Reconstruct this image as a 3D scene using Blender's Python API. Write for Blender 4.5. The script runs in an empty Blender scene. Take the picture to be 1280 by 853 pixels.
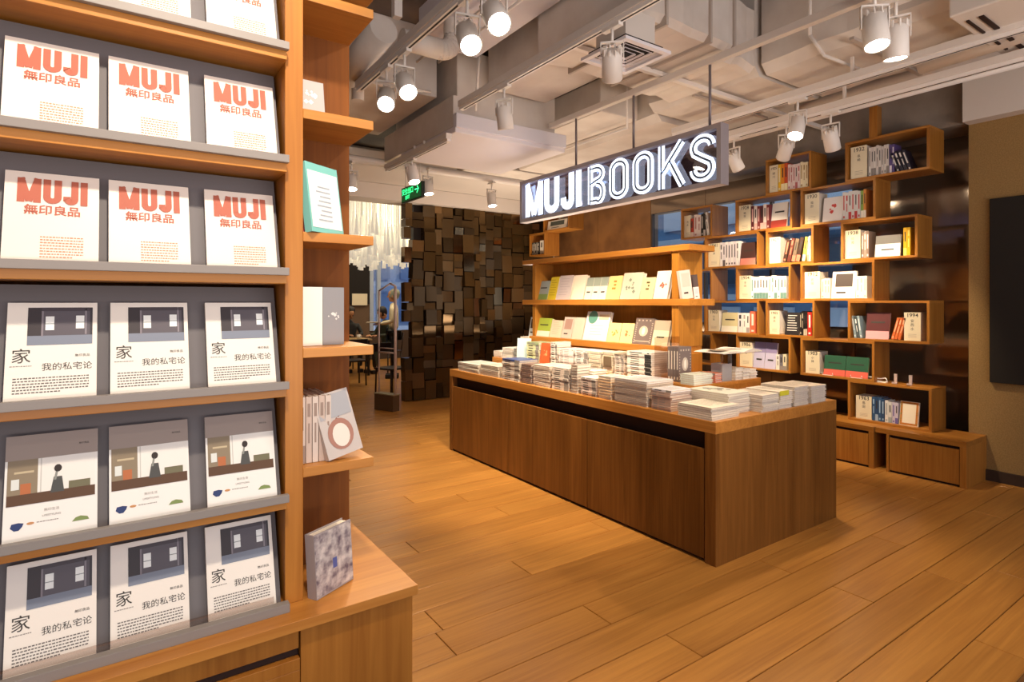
import bpy, math, random
from mathutils import Vector, Matrix, Quaternion
random.seed(7)
SC = bpy.context.scene
COL = SC.collection
R = math.radians

# ------------------------------------------------------------------ camera
cam = bpy.data.cameras.new('camera')
cam_o = bpy.data.objects.new('camera', cam); COL.objects.link(cam_o)
SS, CC, FPX, VX, HY, EYE = .5650, .8251, 719.0, 640.0, 378.0, 1.5
cam_o.location = (0, 0, EYE)
cam_o.rotation_euler = (R(90), 0, -math.atan2(SS, CC))
cam.sensor_width = 36; cam.lens = 36 * FPX / 1280
cam.shift_y = -(426.5 - HY) / 1280
cam.clip_start = .05; cam.clip_end = 200
SC.camera = cam_o
# ------------------------------------------------------------------ world, exposure
SC.view_settings.view_transform = 'Standard'; SC.view_settings.look = 'None'
SC.view_settings.gamma = 1; SC.view_settings.use_curve_mapping = False
SC.view_settings.exposure = 0.5
w = bpy.data.worlds.new('World'); SC.world = w; w.use_nodes = True
w.node_tree.nodes['Background'].inputs[0].default_value = (.86, .88, 1.0, 1)
w.node_tree.nodes['Background'].inputs[1].default_value = .8
SPOT = 60.0      # watts of one track spotlight
# soft area lights added without fixtures, as unseen fill for the room
def area(name, loc, rot, sx, sy, e, col):
    l = bpy.data.lights.new(name, 'AREA'); l.shape = 'RECTANGLE'; l.size = sx; l.size_y = sy; l.energy = e; l.color = col
    o = bpy.data.objects.new(name, l); o.location = loc; o.rotation_euler = rot; COL.objects.link(o); return o
area('front_fill', (1.5, -2.9, 1.9), (R(100), 0, 0), 6, 3, 10, (1, .93, .88))  # low fill added behind the camera, no lamp there
area('rear_fill_uplight', (1.2, -2.3, 1.0), (R(172), 0, 0), 6, 1.2, 170, (1, .82, .68))  # uplight added behind the camera to brighten the ceiling
area('rack_top_fill', (3.6, 3.8, 1.96), (R(180), 0, 0), .25, 2.0, 8, (1, .78, .55))  # added uplight for the ceiling; the rack itself has no lamp
area('mid_shop_fill', (4.9, 6.6, 1.0), (R(180), 0, 0), 1.5, 1.0, 45, (1, .8, .6))  # uplight added mid shop to lift the far ceiling
area('cafe_fill', (6, 11.6, 3.6), (0, 0, 0), 5, 4, 110, (1, .84, .58))  # unseen soft light over the cafe, no fixture

# ------------------------------------------------------------------ colour and materials
def srgb(h):
    h = h.lstrip('#'); v = [int(h[i:i+2], 16) / 255 for i in (0, 2, 4)]
    return tuple(c / 12.92 if c <= .04045 else ((c + .055) / 1.055) ** 2.4 for c in v) + (1,)
_m = {}
def nt(name):
    m = bpy.data.materials.new(name); m.use_nodes = True
    return m, m.node_tree, m.node_tree.nodes['Principled BSDF']
def plain(col, rough=.55, metal=0, name=None, spec=.4):
    k = ('p', col, rough, metal)
    if k not in _m:
        m, t, b = nt(name or 'plain_' + col.strip('#'))
        b.inputs['Base Color'].default_value = srgb(col); b.inputs['Roughness'].default_value = rough
        b.inputs['Metallic'].default_value = metal; b.inputs['Specular IOR Level'].default_value = spec
        _m[k] = m
    return _m[k]
def emit(col, s, name):
    k = ('e', col, s)
    if k not in _m:
        m, t, b = nt(name)
        b.inputs['Base Color'].default_value = srgb(col); b.inputs['Emission Color'].default_value = srgb(col)
        b.inputs['Emission Strength'].default_value = s; _m[k] = m
    return _m[k]
def wood(axis, c1='#B27832', c2='#8A531E', rough=.38, name='teak', vary=.12):
    """wood grain running along world/object axis (0,1,2)"""
    k = ('w', axis, c1, c2)
    if k in _m: return _m[k]
    m, t, b = nt(name + '_' + 'xyz'[axis]); N = t.nodes; L = t.links
    tc = N.new('ShaderNodeTexCoord'); mp = N.new('ShaderNodeMapping'); L.new(tc.outputs['Object'], mp.inputs[0])
    s = [46, 46, 46]; s[axis] = 1.6; mp.inputs['Scale'].default_value = s
    oi = N.new('ShaderNodeObjectInfo'); cb = N.new('ShaderNodeCombineXYZ')
    ml = N.new('ShaderNodeMath'); ml.operation = 'MULTIPLY'; ml.inputs[1].default_value = 57; L.new(oi.outputs['Random'], ml.inputs[0])
    for i in range(3): L.new(ml.outputs[0], cb.inputs[i])
    L.new(cb.outputs[0], mp.inputs['Location'])
    n1 = N.new('ShaderNodeTexNoise'); n1.inputs['Scale'].default_value = 1; n1.inputs['Detail'].default_value = 5; n1.inputs['Distortion'].default_value = .8
    L.new(mp.outputs[0], n1.inputs[0])
    mp2 = N.new('ShaderNodeMapping'); L.new(tc.outputs['Object'], mp2.inputs[0]); s2 = [6, 6, 6]; s2[axis] = .7; mp2.inputs['Scale'].default_value = s2
    L.new(cb.outputs[0], mp2.inputs['Location'])
    n2 = N.new('ShaderNodeTexNoise'); n2.inputs['Scale'].default_value = 1; n2.inputs['Detail'].default_value = 2; L.new(mp2.outputs[0], n2.inputs[0])
    ad = N.new('ShaderNodeMix'); ad.data_type = 'FLOAT'; ad.inputs[0].default_value = .45
    L.new(n1.outputs[0], ad.inputs[2]); L.new(n2.outputs[0], ad.inputs[3])
    cr = N.new('ShaderNodeValToRGB'); cr.color_ramp.elements[0].position = .33; cr.color_ramp.elements[1].position = .70
    cr.color_ramp.elements[0].color = srgb(c2); cr.color_ramp.elements[1].color = srgb(c1)
    L.new(ad.outputs[0], cr.inputs[0])
    hs = N.new('ShaderNodeHueSaturation'); mr = N.new('ShaderNodeMapRange')
    mr.inputs[3].default_value = 1 - vary; mr.inputs[4].default_value = 1 + vary
    L.new(oi.outputs['Random'], mr.inputs[0]); L.new(mr.outputs[0], hs.inputs['Value']); L.new(cr.outputs[0], hs.inputs['Color'])
    L.new(hs.outputs[0], b.inputs['Base Color']); b.inputs['Roughness'].default_value = rough; b.inputs['Specular IOR Level'].default_value = .35
    _m[k] = m; return m
WX, WY, WZ = wood(0), wood(1), wood(2)
DARKIN = plain('#2A140A', .7, name='dark_recess')
FLOORM = wood(0, '#C88E46', '#A26C32', .28, 'oak_floor', .07)
CREAM = plain('#D8CFC6', .75, name='painted_duct')
def noisy(c1, c2, scale, rough, name, bump=0):
    k = ('n', c1, c2, scale)
    if k in _m: return _m[k]
    m, t, b = nt(name); N = t.nodes; L = t.links
    tc = N.new('ShaderNodeTexCoord'); n = N.new('ShaderNodeTexNoise'); n.inputs['Scale'].default_value = scale; n.inputs['Detail'].default_value = 4
    L.new(tc.outputs['Object'], n.inputs[0])
    cr = N.new('ShaderNodeValToRGB'); cr.color_ramp.elements[0].position = .35; cr.color_ramp.elements[1].position = .65
    cr.color_ramp.elements[0].color = srgb(c1); cr.color_ramp.elements[1].color = srgb(c2); L.new(n.outputs[0], cr.inputs[0])
    L.new(cr.outputs[0], b.inputs['Base Color']); b.inputs['Roughness'].default_value = rough
    if bump:
        bp = N.new('ShaderNodeBump'); bp.inputs['Strength'].default_value = bump; bp.inputs['Distance'].default_value = .01
        L.new(n.outputs[0], bp.inputs['Height']); L.new(bp.outputs[0], b.inputs['Normal'])
    _m[k] = m; return m
DUCT = noisy('#CFC4BA', '#DDD5CC', 3, .7, 'painted_duct_insulation', .3)
SLAB = noisy('#5E544E', '#776A61', 2, .9, 'ceiling_slab')
STEEL = plain('#E4DDD6', .45, name='painted_steel')
BEIGE = noisy('#8A6C3E', '#9A7A48', 120, .85, 'beige_wall')
CONC = noisy('#83776C', '#95887C', 4, .85, 'grey_plaster')
GREYP = plain('#6E6A6C', .6, name='grey_panel')
LEDGE = plain('#8C8580', .45, name='grey_ledge')
PAGES = noisy('#D9CDBC', '#EFE6DA', 220, .8, 'paper_pages')
WHITE = plain('#F0EBE4', .5, name='white_paper')
INK = plain('#3A3632', .6, name='ink')
REDINK = plain('#B0604C', .6, name='red_ink')
BRONZE, _t, _b = nt('bronze_mirror'); _b.inputs['Base Color'].default_value = srgb('#8A7050'); _b.inputs['Metallic'].default_value = 1; _b.inputs['Roughness'].default_value = .12
MIRROR, _t, _b = nt('tinted_mirror'); _b.inputs['Base Color'].default_value = srgb('#8A7866'); _b.inputs['Metallic'].default_value = .7; _b.inputs['Roughness'].default_value = .1
def glass(name, tint, refl):
    m = bpy.data.materials.new(name); m.use_nodes = True; t = m.node_tree; t.nodes.clear(); N = t.nodes; L = t.links
    o = N.new('ShaderNodeOutputMaterial'); mx = N.new('ShaderNodeMixShader'); tr = N.new('ShaderNodeBsdfTransparent'); gl = N.new('ShaderNodeBsdfGlossy')
    tr.inputs[0].default_value = srgb(tint); gl.inputs[1].default_value = .03; gl.inputs[0].default_value = (.9, .9, .9, 1); mx.inputs[0].default_value = refl
    L.new(tr.outputs[0], mx.inputs[1]); L.new(gl.outputs[0], mx.inputs[2]); L.new(mx.outputs[0], o.inputs[0]); return m
GLASS = glass('window_glass', '#E6ECF2', .08); ACRYL = glass('clear_acrylic', '#F2ECEA', .1); TINT = glass('sign_acrylic', '#A8A0B4', .12)

# ------------------------------------------------------------------ placing: points of the surveyed room
def atz(px, py, Z):
    d = FPX * (Z - EYE) / (HY - py); l = (px - VX) / FPX * d
    return SS * d + CC * l, CC * d - SS * l
def atX(px, py, X):
    r = (px - VX) / FPX; Y = X * (CC - SS * r) / (SS + CC * r); d = SS * X + CC * Y
    return Y, EYE + (HY - py) * d / FPX
def atY(px, py, Y):
    r = (px - VX) / FPX; X = Y * (SS + CC * r) / (CC - SS * r); d = SS * X + CC * Y
    return X, EYE + (HY - py) * d / FPX

# ------------------------------------------------------------------ mesh builder
class MB:
    def __init__(s): s.v = []; s.f = []; s.mi = []; s.ms = []; s.sm = []
    def mat(s, m):
        if m not in s.ms: s.ms.append(m)
        return s.ms.index(m)
    def face(s, pts, m, smooth=False):
        n = len(s.v); s.v += [tuple(p) for p in pts]; s.f.append(tuple(range(n, n + len(pts)))); s.mi.append(s.mat(m)); s.sm.append(smooth)
    def box(s, x0, x1, y0, y1, z0, z1, m, M=None):
        P = [(x0, y0, z0), (x1, y0, z0), (x1, y1, z0), (x0, y1, z0), (x0, y0, z1), (x1, y0, z1), (x1, y1, z1), (x0, y1, z1)]
        if M is not None: P = [M @ Vector(p) for p in P]
        n = len(s.v); s.v += [tuple(p) for p in P]; i = s.mat(m)
        for q in ((0, 3, 2, 1), (4, 5, 6, 7), (0, 1, 5, 4), (1, 2, 6, 5), (2, 3, 7, 6), (3, 0, 4, 7)):
            s.f.append(tuple(n + a for a in q)); s.mi.append(i); s.sm.append(False)
        return s
    def tube(s, p0, p1, r, m, r1=None, seg=12, caps=True):
        p0 = Vector(p0); p1 = Vector(p1); r1 = r if r1 is None else r1
        q = (p1 - p0).to_track_quat('Z', 'Y'); n = len(s.v); i = s.mat(m)
        for p, rr in ((p0, r), (p1, r1)):
            for k in range(seg):
                a = 2 * math.pi * k / seg; s.v.append(tuple(p + q @ Vector((rr * math.cos(a), rr * math.sin(a), 0))))
        for k in range(seg):
            j = (k + 1) % seg; s.f.append((n + k, n + j, n + seg + j, n + seg + k)); s.mi.append(i); s.sm.append(True)
        if caps:
            s.f.append(tuple(n + k for k in reversed(range(seg)))); s.mi.append(i); s.sm.append(False)
            s.f.append(tuple(n + seg + k for k in range(seg))); s.mi.append(i); s.sm.append(False)
        return s
    def path(s, pts, r, m, seg=8):
        for a, b in zip(pts, pts[1:]): s.tube(a, b, r, m, seg=seg)
        return s
    def lathe(s, prof, m, seg=20, M=None):
        n = len(s.v); i = s.mat(m)
        for (r, z) in prof:
            for k in range(seg):
                a = 2 * math.pi * k / seg; p = Vector((r * math.cos(a), r * math.sin(a), z)); s.v.append(tuple(M @ p if M is not None else p))
        for a in range(len(prof) - 1):
            for k in range(seg):
                j = (k + 1) % seg; s.f.append((n + a*seg + k, n + a*seg + j, n + (a+1)*seg + j, n + (a+1)*seg + k)); s.mi.append(i); s.sm.append(True)
        return s
    def mesh(s, name):
        me = bpy.data.meshes.new(name); me.from_pydata(s.v, [], s.f)
        for m in s.ms: me.materials.append(m)
        me.polygons.foreach_set('material_index', s.mi); me.polygons.foreach_set('use_smooth', s.sm); me.update(); return me
    def build(s, name, parent=None, bevel=0):
        return link(name, s.mesh(name), parent, bevel)
def link(name, me, parent=None, bevel=0):
    o = bpy.data.objects.new(name, me); COL.objects.link(o)
    if parent is not None: o.parent = parent
    if bevel:
        b = o.modifiers.new('bevel', 'BEVEL'); b.width = bevel; b.segments = 2; b.limit_method = 'ANGLE'
    return o
def empty(name, loc=(0, 0, 0), rz=0):
    o = bpy.data.objects.new(name, None); o.location = loc; o.rotation_euler = (0, 0, rz); o.empty_display_size = .05; COL.objects.link(o); return o
def tag(o, label, cat, group=None):
    o['label'] = label; o['category'] = cat
    if group: o['group'] = group
    return o
def struct(o): o['kind'] = 'structure'; return o
def bx(name, x0, x1, y0, y1, z0, z1, m, parent=None, bevel=0, centre=False):
    """box part; mesh data in the parent's frame (parents at origin unless stated)"""
    return MB().box(x0, x1, y0, y1, z0, z1, m).build(name, parent, bevel)
def copy_tree(o, parent=None):
    c = o.copy(); COL.objects.link(c)
    if parent is not None: c.parent = parent
    for ch in o.children: copy_tree(ch, c)
    return c
ORD = ['first', 'second', 'third', 'fourth', 'fifth', 'sixth', 'seventh', 'eighth', 'ninth', 'tenth', 'eleventh', 'twelfth', 'thirteenth', 'fourteenth', 'fifteenth', 'sixteenth']

# ================================================================== SETTING
floor = bx('floor', -3.6, 8.2, -3, 16, -.05, -.006, plain('#6A4524', .5, name='floor_gap')); struct(floor)
# planks run along X; each is a piece of the floor
PW, PL = .2, 1.95
pm = {}
count = 0
rest = MB()
for r in range(int(16 / PW) - 2):
    y0 = .15 + r * PW; off = random.uniform(-1, 0) * PL
    k = 0; x = -.9 + off
    while x < 6.5 if y0 < 8 else x < 8.1:
        x1 = x + PL; cy = y0 + PW / 2
        seen = False
        for xx in (x + .1, (x + x1) / 2, x1 - .1):
            d = SS * xx + CC * cy
            if d > .3:
                u = VX + FPX * (CC * xx - SS * cy) / d; v = HY + FPX * EYE / d
                if 420 < u < 1330 and v < 900: seen = True
        if seen:
            if y0 < 8.7 and count < 290:
                if 'm' not in pm:
                    g = .0018; b = MB(); c = .002
                    b.box(g, PL - g, g, PW - g, -.012, -c, FLOORM)
                    b.face([(g + c, g + c, 0), (PL - g - c, g + c, 0), (PL - g - c, PW - g - c, 0), (g + c, PW - g - c, 0)], FLOORM)
                    for q in (((g, g), (PL-g, g), (PL-g-c, g+c), (g+c, g+c)), ((PL-g, g), (PL-g, PW-g), (PL-g-c, PW-g-c), (PL-g-c, g+c)), ((PL-g, PW-g), (g, PW-g), (g+c, PW-g-c), (PL-g-c, PW-g-c)), ((g, PW-g), (g, g), (g+c, g+c), (g+c, PW-g-c))):
                        b.face([(*q[0], -c), (*q[1], -c), (*q[2], 0), (*q[3], 0)], FLOORM)
                    pm['m'] = b.mesh('floor_plank')
                o = link('floor_plank', pm['m'], floor); o.location = (x, y0, 0); count += 1
            else:
                rest.box(x + .002, x1 - .002, y0 + .002, y0 + PW - .002, -.012, 0, FLOORM)
        x = x1
ro = rest.build('far_floor_planks', floor); ro['kind'] = 'stuff'

ceil = struct(bx('ceiling', -3.6, 8.2, -3, 16, 4.0, 4.1, SLAB))
struct(bx('wall_left', -3.7, -3.6, -3, 16, 0, 4.0, plain('#B9A48C', .8, name='shop_wall')))
# right wall, plaster part beside the mirrors, with its dark board
WXR = 6.5
wr = struct(bx('wall_right', 6.06, 6.66, -3, 1.87, 0, 3.03, BEIGE))
struct(bx('baseboard_right', 6.035, 6.06, -3, 1.80, 0, .09, plain('#3A2A20', .6)))
struct(bx('trim_1', 5.92, 6.66, -3, 1.87, 3.03, 4.0, CONC if False else CREAM))
nb = MB().box(6.018, 6.058, .55, 1.715, .83, 2.365, plain('#1E1812', .8, name='dark_board'))
tag(nb.build('notice_board', None, .004), 'large dark unlit board hanging on the beige plaster wall at right', 'board')
# mirror wall behind the cube bookcase and its window
WY0, WY1, WZ0, WZ1 = 3.0, 5.86, 1.2, 2.8
wm = empty('wall_back_right'); struct(wm)
PAN = 1.0
BPAN = noisy('#6E4A2C', '#8A6038', 3, .35, 'bronze_panel')
def mpanel(y0, y1, z0, z1):
    o = MB().box(WXR, WXR + .03, y0 + .003, y1 - .003, z0, z1, BPAN if y0 > 5.8 else MIRROR).build('mirror_panel', wm)
for (a, b_) in ((1.87, 3.0), (5.86, 7.0), (7.0, 8.15)): mpanel(a, b_, 0, 3.05)
for (a, b_) in ((3.0, 3.95), (3.95, 4.9), (4.9, 5.86)): mpanel(a, b_, 0, WZ0); mpanel(a, b_, WZ1, 3.05)
for (a, b_) in ((1.87, 3.6), (3.6, 5.4), (5.4, 8.1)):
    MB().box(6.06, 6.6, a + .004, b_ - .004, 3.05, 4.0, CONC).build('plaster_panel', wm)
bx('wall_core', 6.56, 6.66, 1.87, 3.0, 0, 4.0, CONC, wm); bx('wall_core', 6.56, 6.66, 5.86, 8.1, 0, 4.0, CONC, wm)
bx('wall_core', 6.56, 6.66, 3.0, 5.86, 0, WZ0, CONC, wm); bx('wall_core', 6.56, 6.66, 3.0, 5.86, WZ1, 4.0, CONC, wm)
w1 = empty('window_1'); struct(w1)
bx('window_glass', 6.52, 6.53, 3.0, 5.86, WZ0, WZ1, GLASS, w1)
fb = MB()
for y in (3.0, 3.95, 4.9, 5.83): fb.box(6.50, 6.56, y, y + .03, WZ0, WZ1, plain('#4A4038', .4))
fb.box(6.50, 6.56, 3.0, 5.86, WZ0, WZ0 + .03, plain('#4A4038', .4)); fb.build('window_frame', w1)
# buildings seen through it
FAC = plain('#6A94B8', .7, name='facade_blue'); FACL = plain('#C0DCF0', .5, name='facade_light'); FACD = plain('#34546E', .4, name='facade_dark')
def far_building(x, y0, y1, label):
    b = empty('far_building', (0, 0, 0)); tag(b, label, 'building')
    bx('facade', x, x + 1, y0, y1, 0, 7, FAC, b)
    yy = y0 + .3; i = 0
    while yy < y1 - .9:
        for z in (.6, 1.9, 3.2, 4.5):
            f = bx('far_window', x - .06, x, yy, yy + .85, z, z + .8, FACD if (i % 2) else FACL, b); i += 1
        yy += 1.2
    for z in (1.55, 2.85, 4.15): bx('ledge', x - .25, x, y0, y1, z, z + .12, FACL, b)
far_building(11, 3.5, 13.5, 'blue grey building across the street seen through the window behind the bookcase')

# bronze mosaic screen
scr = empty('wall_back'); struct(scr)
bx('screen_core', 3.75, 6.5, 8.16, 8.3, 0, 3.0, plain('#2E1F14', .5), scr)
BR = [plain(c, r, .55) for c, r in (('#5A4528', .2), ('#4E3C24', .16), ('#604A2C', .12), ('#46361F', .24), ('#6A5232', .16), ('#544024', .1))]
x = 3.55; nblk = 0
cols = []
while x < 6.08:
    w_ = random.choice((.12, .16, .2, .24)); w_ = min(w_, 6.1 - x); z = 0.0
    edge = x < 3.8
    while z < 2.97:
        h_ = random.choice((.12, .18, .24, .3)); h_ = min(h_, 3.0 - z)
        if h_ < .03: break
        if not (edge and random.random() < .25) and nblk < 298:
            d_ = random.uniform(0, .05); tw = R(random.uniform(-9, 9)); tv = R(random.uniform(-5, 5))
            M = Matrix.Translation((x + w_/2, 8.16, z + h_/2)) @ Matrix.Rotation(tw, 4, 'Z') @ Matrix.Rotation(tv, 4, 'X')
            MB().box(-w_/2 + .004, w_/2 - .004, -.1 - d_, .02, -h_/2 + .004, h_/2 - .004, random.choice(BR) if random.random() < .92 else BRONZE, M).build('mosaic_block', scr); nblk += 1  # a few brighter bronze blocks put in as glints
        z += h_
    x += w_
struct(bx('trim_2', 1.0, 6.1, 7.95, 8.35, 3.0, 3.22, CREAM))
# cafe end wall with chalkboard and bright window
ew = empty('wall_far'); struct(ew)
bx('wall_segment', -3.6, 5.42, 14.5, 14.6, 0, 4.0, plain('#6A5442', .8), ew)
bx('wall_segment', 5.42, 8.2, 14.5, 14.6, 0, .75, plain('#4C3A2E', .8), ew); bx('wall_segment', 5.42, 8.2, 14.5, 14.6, 3.0, 4.0, plain('#4C3A2E', .8), ew)
struct(bx('wall_right_cafe', 8.2, 8.3, 8.3, 16, 0, 4.0, plain('#5A4636', .8)))
w2 = empty('window_2'); struct(w2)
bx('window_glass', 5.42, 8.2, 14.54, 14.55, .75, 3.0, GLASS, w2)
for xx in (5.42, 5.62, 6.75, 7.6, 8.14): bx('mullion', xx, xx + (.1 if xx != 6.75 else .16), 14.48, 14.6, .75, 3.0, plain('#A9B6CC', .5), w2)
fb2 = empty('far_building', (0, 0, 0)); tag(fb2, 'pale blue building behind the cafe window with balconies', 'building')
bx('facade', 4, 12, 19, 20, 0, 8, plain('#B4CCEA', .7), fb2)
for i in range(6):
    for z in (.8, 2.3, 3.8): bx('far_window', 4.6 + i*1.2, 5.4 + i*1.2, 18.9, 19, z, z + 1.0, plain('#7C9CC8', .4), fb2)
for z in (.55, 2.05, 3.55): bx('balcony', 4.4, 11.5, 18.5, 19, z, z + .14, plain('#C4D2E6', .6), fb2)
bd = bx('chalkboard', 3.6, 5.40, 14.44, 14.497, 1.45, 2.6, plain('#1C1614', .8)); tag(bd, 'black chalkboard on the cafe wall beside the bright window', 'board')
p_ = bx('paper_notice', 4.93, 5.33, 14.42, 14.44, 1.42, 1.72, plain('#E8DCC0', .7)); tag(p_, 'cream paper notice below the black chalkboard in the cafe', 'notice')

# ================================================================== CEILING SERVICES
def duct(name, boxes, label, m=DUCT, cat='duct', seams=()):
    b = MB()
    for q in boxes: b.box(*q, m)
    o = b.build(name, None, .012); tag(o, label, cat); return o
d1 = empty('air_duct'); tag(d1, 'boxed white soffit duct above the spotlight left of the shop sign', 'duct')
bx('soffit', 2.45, 3.7, 4.46, 5.65, 3.0, 3.06, plain('#E0DBE0', .7), d1, .01)
bx('front_flange', 2.45, 3.7, 4.44, 4.5, 3.04, 3.17, plain('#DCDAE2', .7), d1, .006)
bx('side_panel', 2.45, 2.5, 4.5, 6.1, 3.06, 3.34, DUCT, d1, .006)
bx('riser', 2.5, 3.62, 4.52, 5.9, 3.06, 3.78, DUCT, d1, .01)
duct('air_duct', [(.9, 2.42, 4.75, 6.2, 3.38, 4.0)], 'wide white duct high behind the side shelves of the tall display unit')
tag(bx('ceiling_panel', -1, 6.05, 6.9, 8.45, 3.225, 3.4, CREAM, None, .005), 'low flat beige ceiling panel in front of the mosaic screen', 'ceiling panel')
duct('air_duct', [(3.8, 5.6, 6.3, 6.88, 3.26, 3.6)], 'low beige duct running above the bronze mosaic screen')
duct('air_duct', [(2.02, 2.57, 3.0, 4.3, 3.62, 3.9)], 'lavender white flat duct between the two near spotlight tracks', plain('#DAD6DC', .7))
duct('air_duct', [(2.75, 3.4, 3.52, 4.4, 3.42, 3.95)], 'beige boxed duct behind the second spotlight track')
d5 = empty('air_duct'); tag(d5, 'lumpy insulated duct carrying the square air diffuser', 'duct')
b = MB()
def lumpy(b, x0, x1, y0, y1, z0, z1, n, amp, m):
    prev = None
    for i in range(n + 1):
        x = x0 + (x1 - x0) * i / n; a = random.uniform(-amp, amp); c = random.uniform(-amp, amp); cc = .04
        ring = [(x, y0 + a + cc, z0 + c), (x, y0 + a, z0 + c + cc), (x, y0 + a, z1), (x, y1, z1), (x, y1 + a, z0 + c + cc), (x, y1 + a - cc, z0 + c)]
        if prev:
            for k in range(6): b.face([prev[k], prev[(k+1) % 6], ring[(k+1) % 6], ring[k]], m)
        else: b.face(ring[::-1], m)
        prev = ring
    b.face(prev, m)
lumpy(b, 2.60, 3.68, 2.5, 3.45, 3.3, 3.85, 9, .012, DUCT); b.build('duct_body', d5)
b = MB(); lumpy(b, 3.7, 4.1, 2.62, 3.5, 3.3, 3.78, 4, .02, DUCT); b.build('duct_end', d5)
for xx in (2.9, 3.35, 3.62): MB().box(xx, xx + .02, 2.482, 3.46, 3.282, 3.85, plain('#B8ABA0', .6)).build('strap', d5)
# square ceiling diffuser
df = empty('air_diffuser', (2.67, 2.62, 3.06)); tag(df, 'square white four way air diffuser beside the tan spotlight', 'air vent')
MB().box(-.13, .13, -.13, .13, .052, .24, CREAM).build('neck', df)
b = MB()
for a, c in ((.2, .165),):
    for q in ((-a, a, -a, -c), (-a, a, c, a), (-a, -c, -c, c), (c, a, -c, c)): b.box(*q, 0, .02, plain('#E6E2E6', .5))
b.build('frame', df)
MB().box(-.165, .165, -.165, .165, .045, .05, plain('#2A2626', .9)).build('backing', df)
for i in range(4):
    for s_ in range(4):
        a = .155 - i * .037
        M = Matrix.Rotation(s_ * math.pi / 2, 4, 'Z') @ Matrix.Translation((0, -a, .018)) @ Matrix.Rotation(R(40), 4, 'X')
        MB().box(-a, a, -.007, .007, -.0015, .0015, plain('#DEDAE0', .5), M).build('slat', df)
# big insulated trunk along the room
d6 = empty('air_duct'); tag(d6, 'largest insulated trunk duct above the right end of the shop sign', 'duct')
b = MB()
def lumpyY(b, x0, x1, y0, y1, z0, z1, n, amp, m):
    prev = None
    for i in range(n + 1):
        y = y0 + (y1 - y0) * i / n; a = random.uniform(-amp, amp); c = random.uniform(-amp, amp); cc = .07
        ring = [(x0 + a + cc, y, z0 + c), (x0 + a, y, z0 + c + cc), (x0 + a, y, z1), (x1, y, z1), (x1 + a, y, z0 + c + cc), (x1 + a - cc, y, z0 + c)]
        ring = ring[::-1]
        if prev:
            for k in range(6): b.face([prev[k], prev[(k+1) % 6], ring[(k+1) % 6], ring[k]], m)
        else: b.face(ring[::-1], m)
        prev = ring
    b.face(prev, m)
lumpyY(b, 4.16, 5.15, .9, 2.62, 3.3, 3.95, 8, .012, DUCT); b.build('duct_body', d6)
b = MB(); lumpyY(b, 4.13, 5.15, 2.66, 3.75, 3.3, 3.95, 6, .012, DUCT); b.build('duct_body', d6)
b = MB(); lumpyY(b, 4.3, 5.2, 3.79, 6.2, 3.25, 3.7, 6, .012, DUCT); b.build('duct_body', d6)
for yy in (1.9, 3.2): MB().box(4.10, 5.2, yy, yy + .03, 3.28, 3.3, plain('#B8ABA0', .6)).build('strap', d6)
duct('air_duct', [(3.75, 4.25, 4.0, 6.2, 3.3, 3.62)], 'shallow beige duct above the far end of the shop sign')
duct('air_duct', [(5.5, 6.0, 3.1, 5.6, 3.55, 3.95)], 'dark shaded duct close to the wall above the cube bookcase')
# ceiling cassette at right
cs = empty('ceiling_cassette'); tag(cs, 'beige ceiling air unit with long dark slots at top right', 'air unit')
bx('body', 4.0, 4.95, .55, 1.33, 3.16, 3.9, CREAM, cs, .01)
bx('slot', 4.12, 4.86, 1.2, 1.225, 3.152, 3.16, DARKIN, cs); bx('slot', 4.12, 4.8, 1.27, 1.285, 3.152, 3.16, DARKIN, cs)
bx('side_opening', 3.992, 4.0, .75, 1.28, 3.3, 3.5, plain('#120D0C', .9), cs)
def pipe(pts, r, label, m=STEEL, name='ceiling_pipe', cat='pipe', seg=14):
    b = MB()
    for a, c in zip(pts, pts[1:]): b.tube(a, c, r, m, seg=seg)
    for p in pts[1:-1]:
        M = Matrix.Translation(p); b.lathe([(r*math.cos(t*math.pi/8), r*math.sin(t*math.pi/8)) for t in range(-4, 5)], m, seg, M)
    o = b.build(name); tag(o, label, cat); return o
def arc(c, r, a0, a1, ax1, ax2, n=6):
    return [Vector(c) + r * (math.cos(R(a0 + (a1-a0)*i/n)) * Vector(ax1) + math.sin(R(a0 + (a1-a0)*i/n)) * Vector(ax2)) for i in range(n + 1)]
pipe([(.6, 6.3, 3.1), (5.9, 6.3, 3.1)], .045, 'fat white pipe crossing the ceiling in front of the mosaic screen')
pipe([(4.98, .2, 3.1), (4.98, 6.2, 3.1)], .028, 'slim beige pipe running above the right end of the bookcase')
# elbow duct near the first track
ex_, ey_ = atz(567, 70, 3.36)
pipe([(ex_, ey_, 3.98), (ex_, ey_, 3.5)] + arc((ex_ - .12, ey_, 3.5), .12, 0, -90, (1, 0, 0), (0, 0, 1))[1:] + [(ex_ - .42, ey_, 3.38)], .075, 'fat white elbow pipe dropping from the slab beside the first track', DUCT)
pa, pb = atz(432, 95, 3.25), atz(480, 36, 3.35)
pipe([(pa[0], pa[1], 3.25), (pb[0], pb[1], 3.35)], .1, 'short fat insulated pipe behind the top side shelf', DUCT)
pipe([(4.62, .4, 3.19), (4.75, 1.75, 3.19)], .055, 'round beige duct pipe beside the ceiling air unit', DUCT)
pipe([(5.37, .9, 3.36), (5.37, 3.0, 3.36)], .06, 'round pipe next to the slotted ceiling air unit', DUCT)
pipe([(2.62, 4.3, 3.95), (2.62, 4.40, 3.2)], .012, 'thin white drop conduit in front of the soffit duct', STEEL)
pipe([(4.10, 2.2, 3.9), (4.10, 2.2, 3.42), (4.2, 2.15, 3.28), (4.6, 2.1, 3.26), (4.9, 2.1, 3.27)], .012, 'bent conduit hugging the big trunk duct', STEEL)
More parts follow.
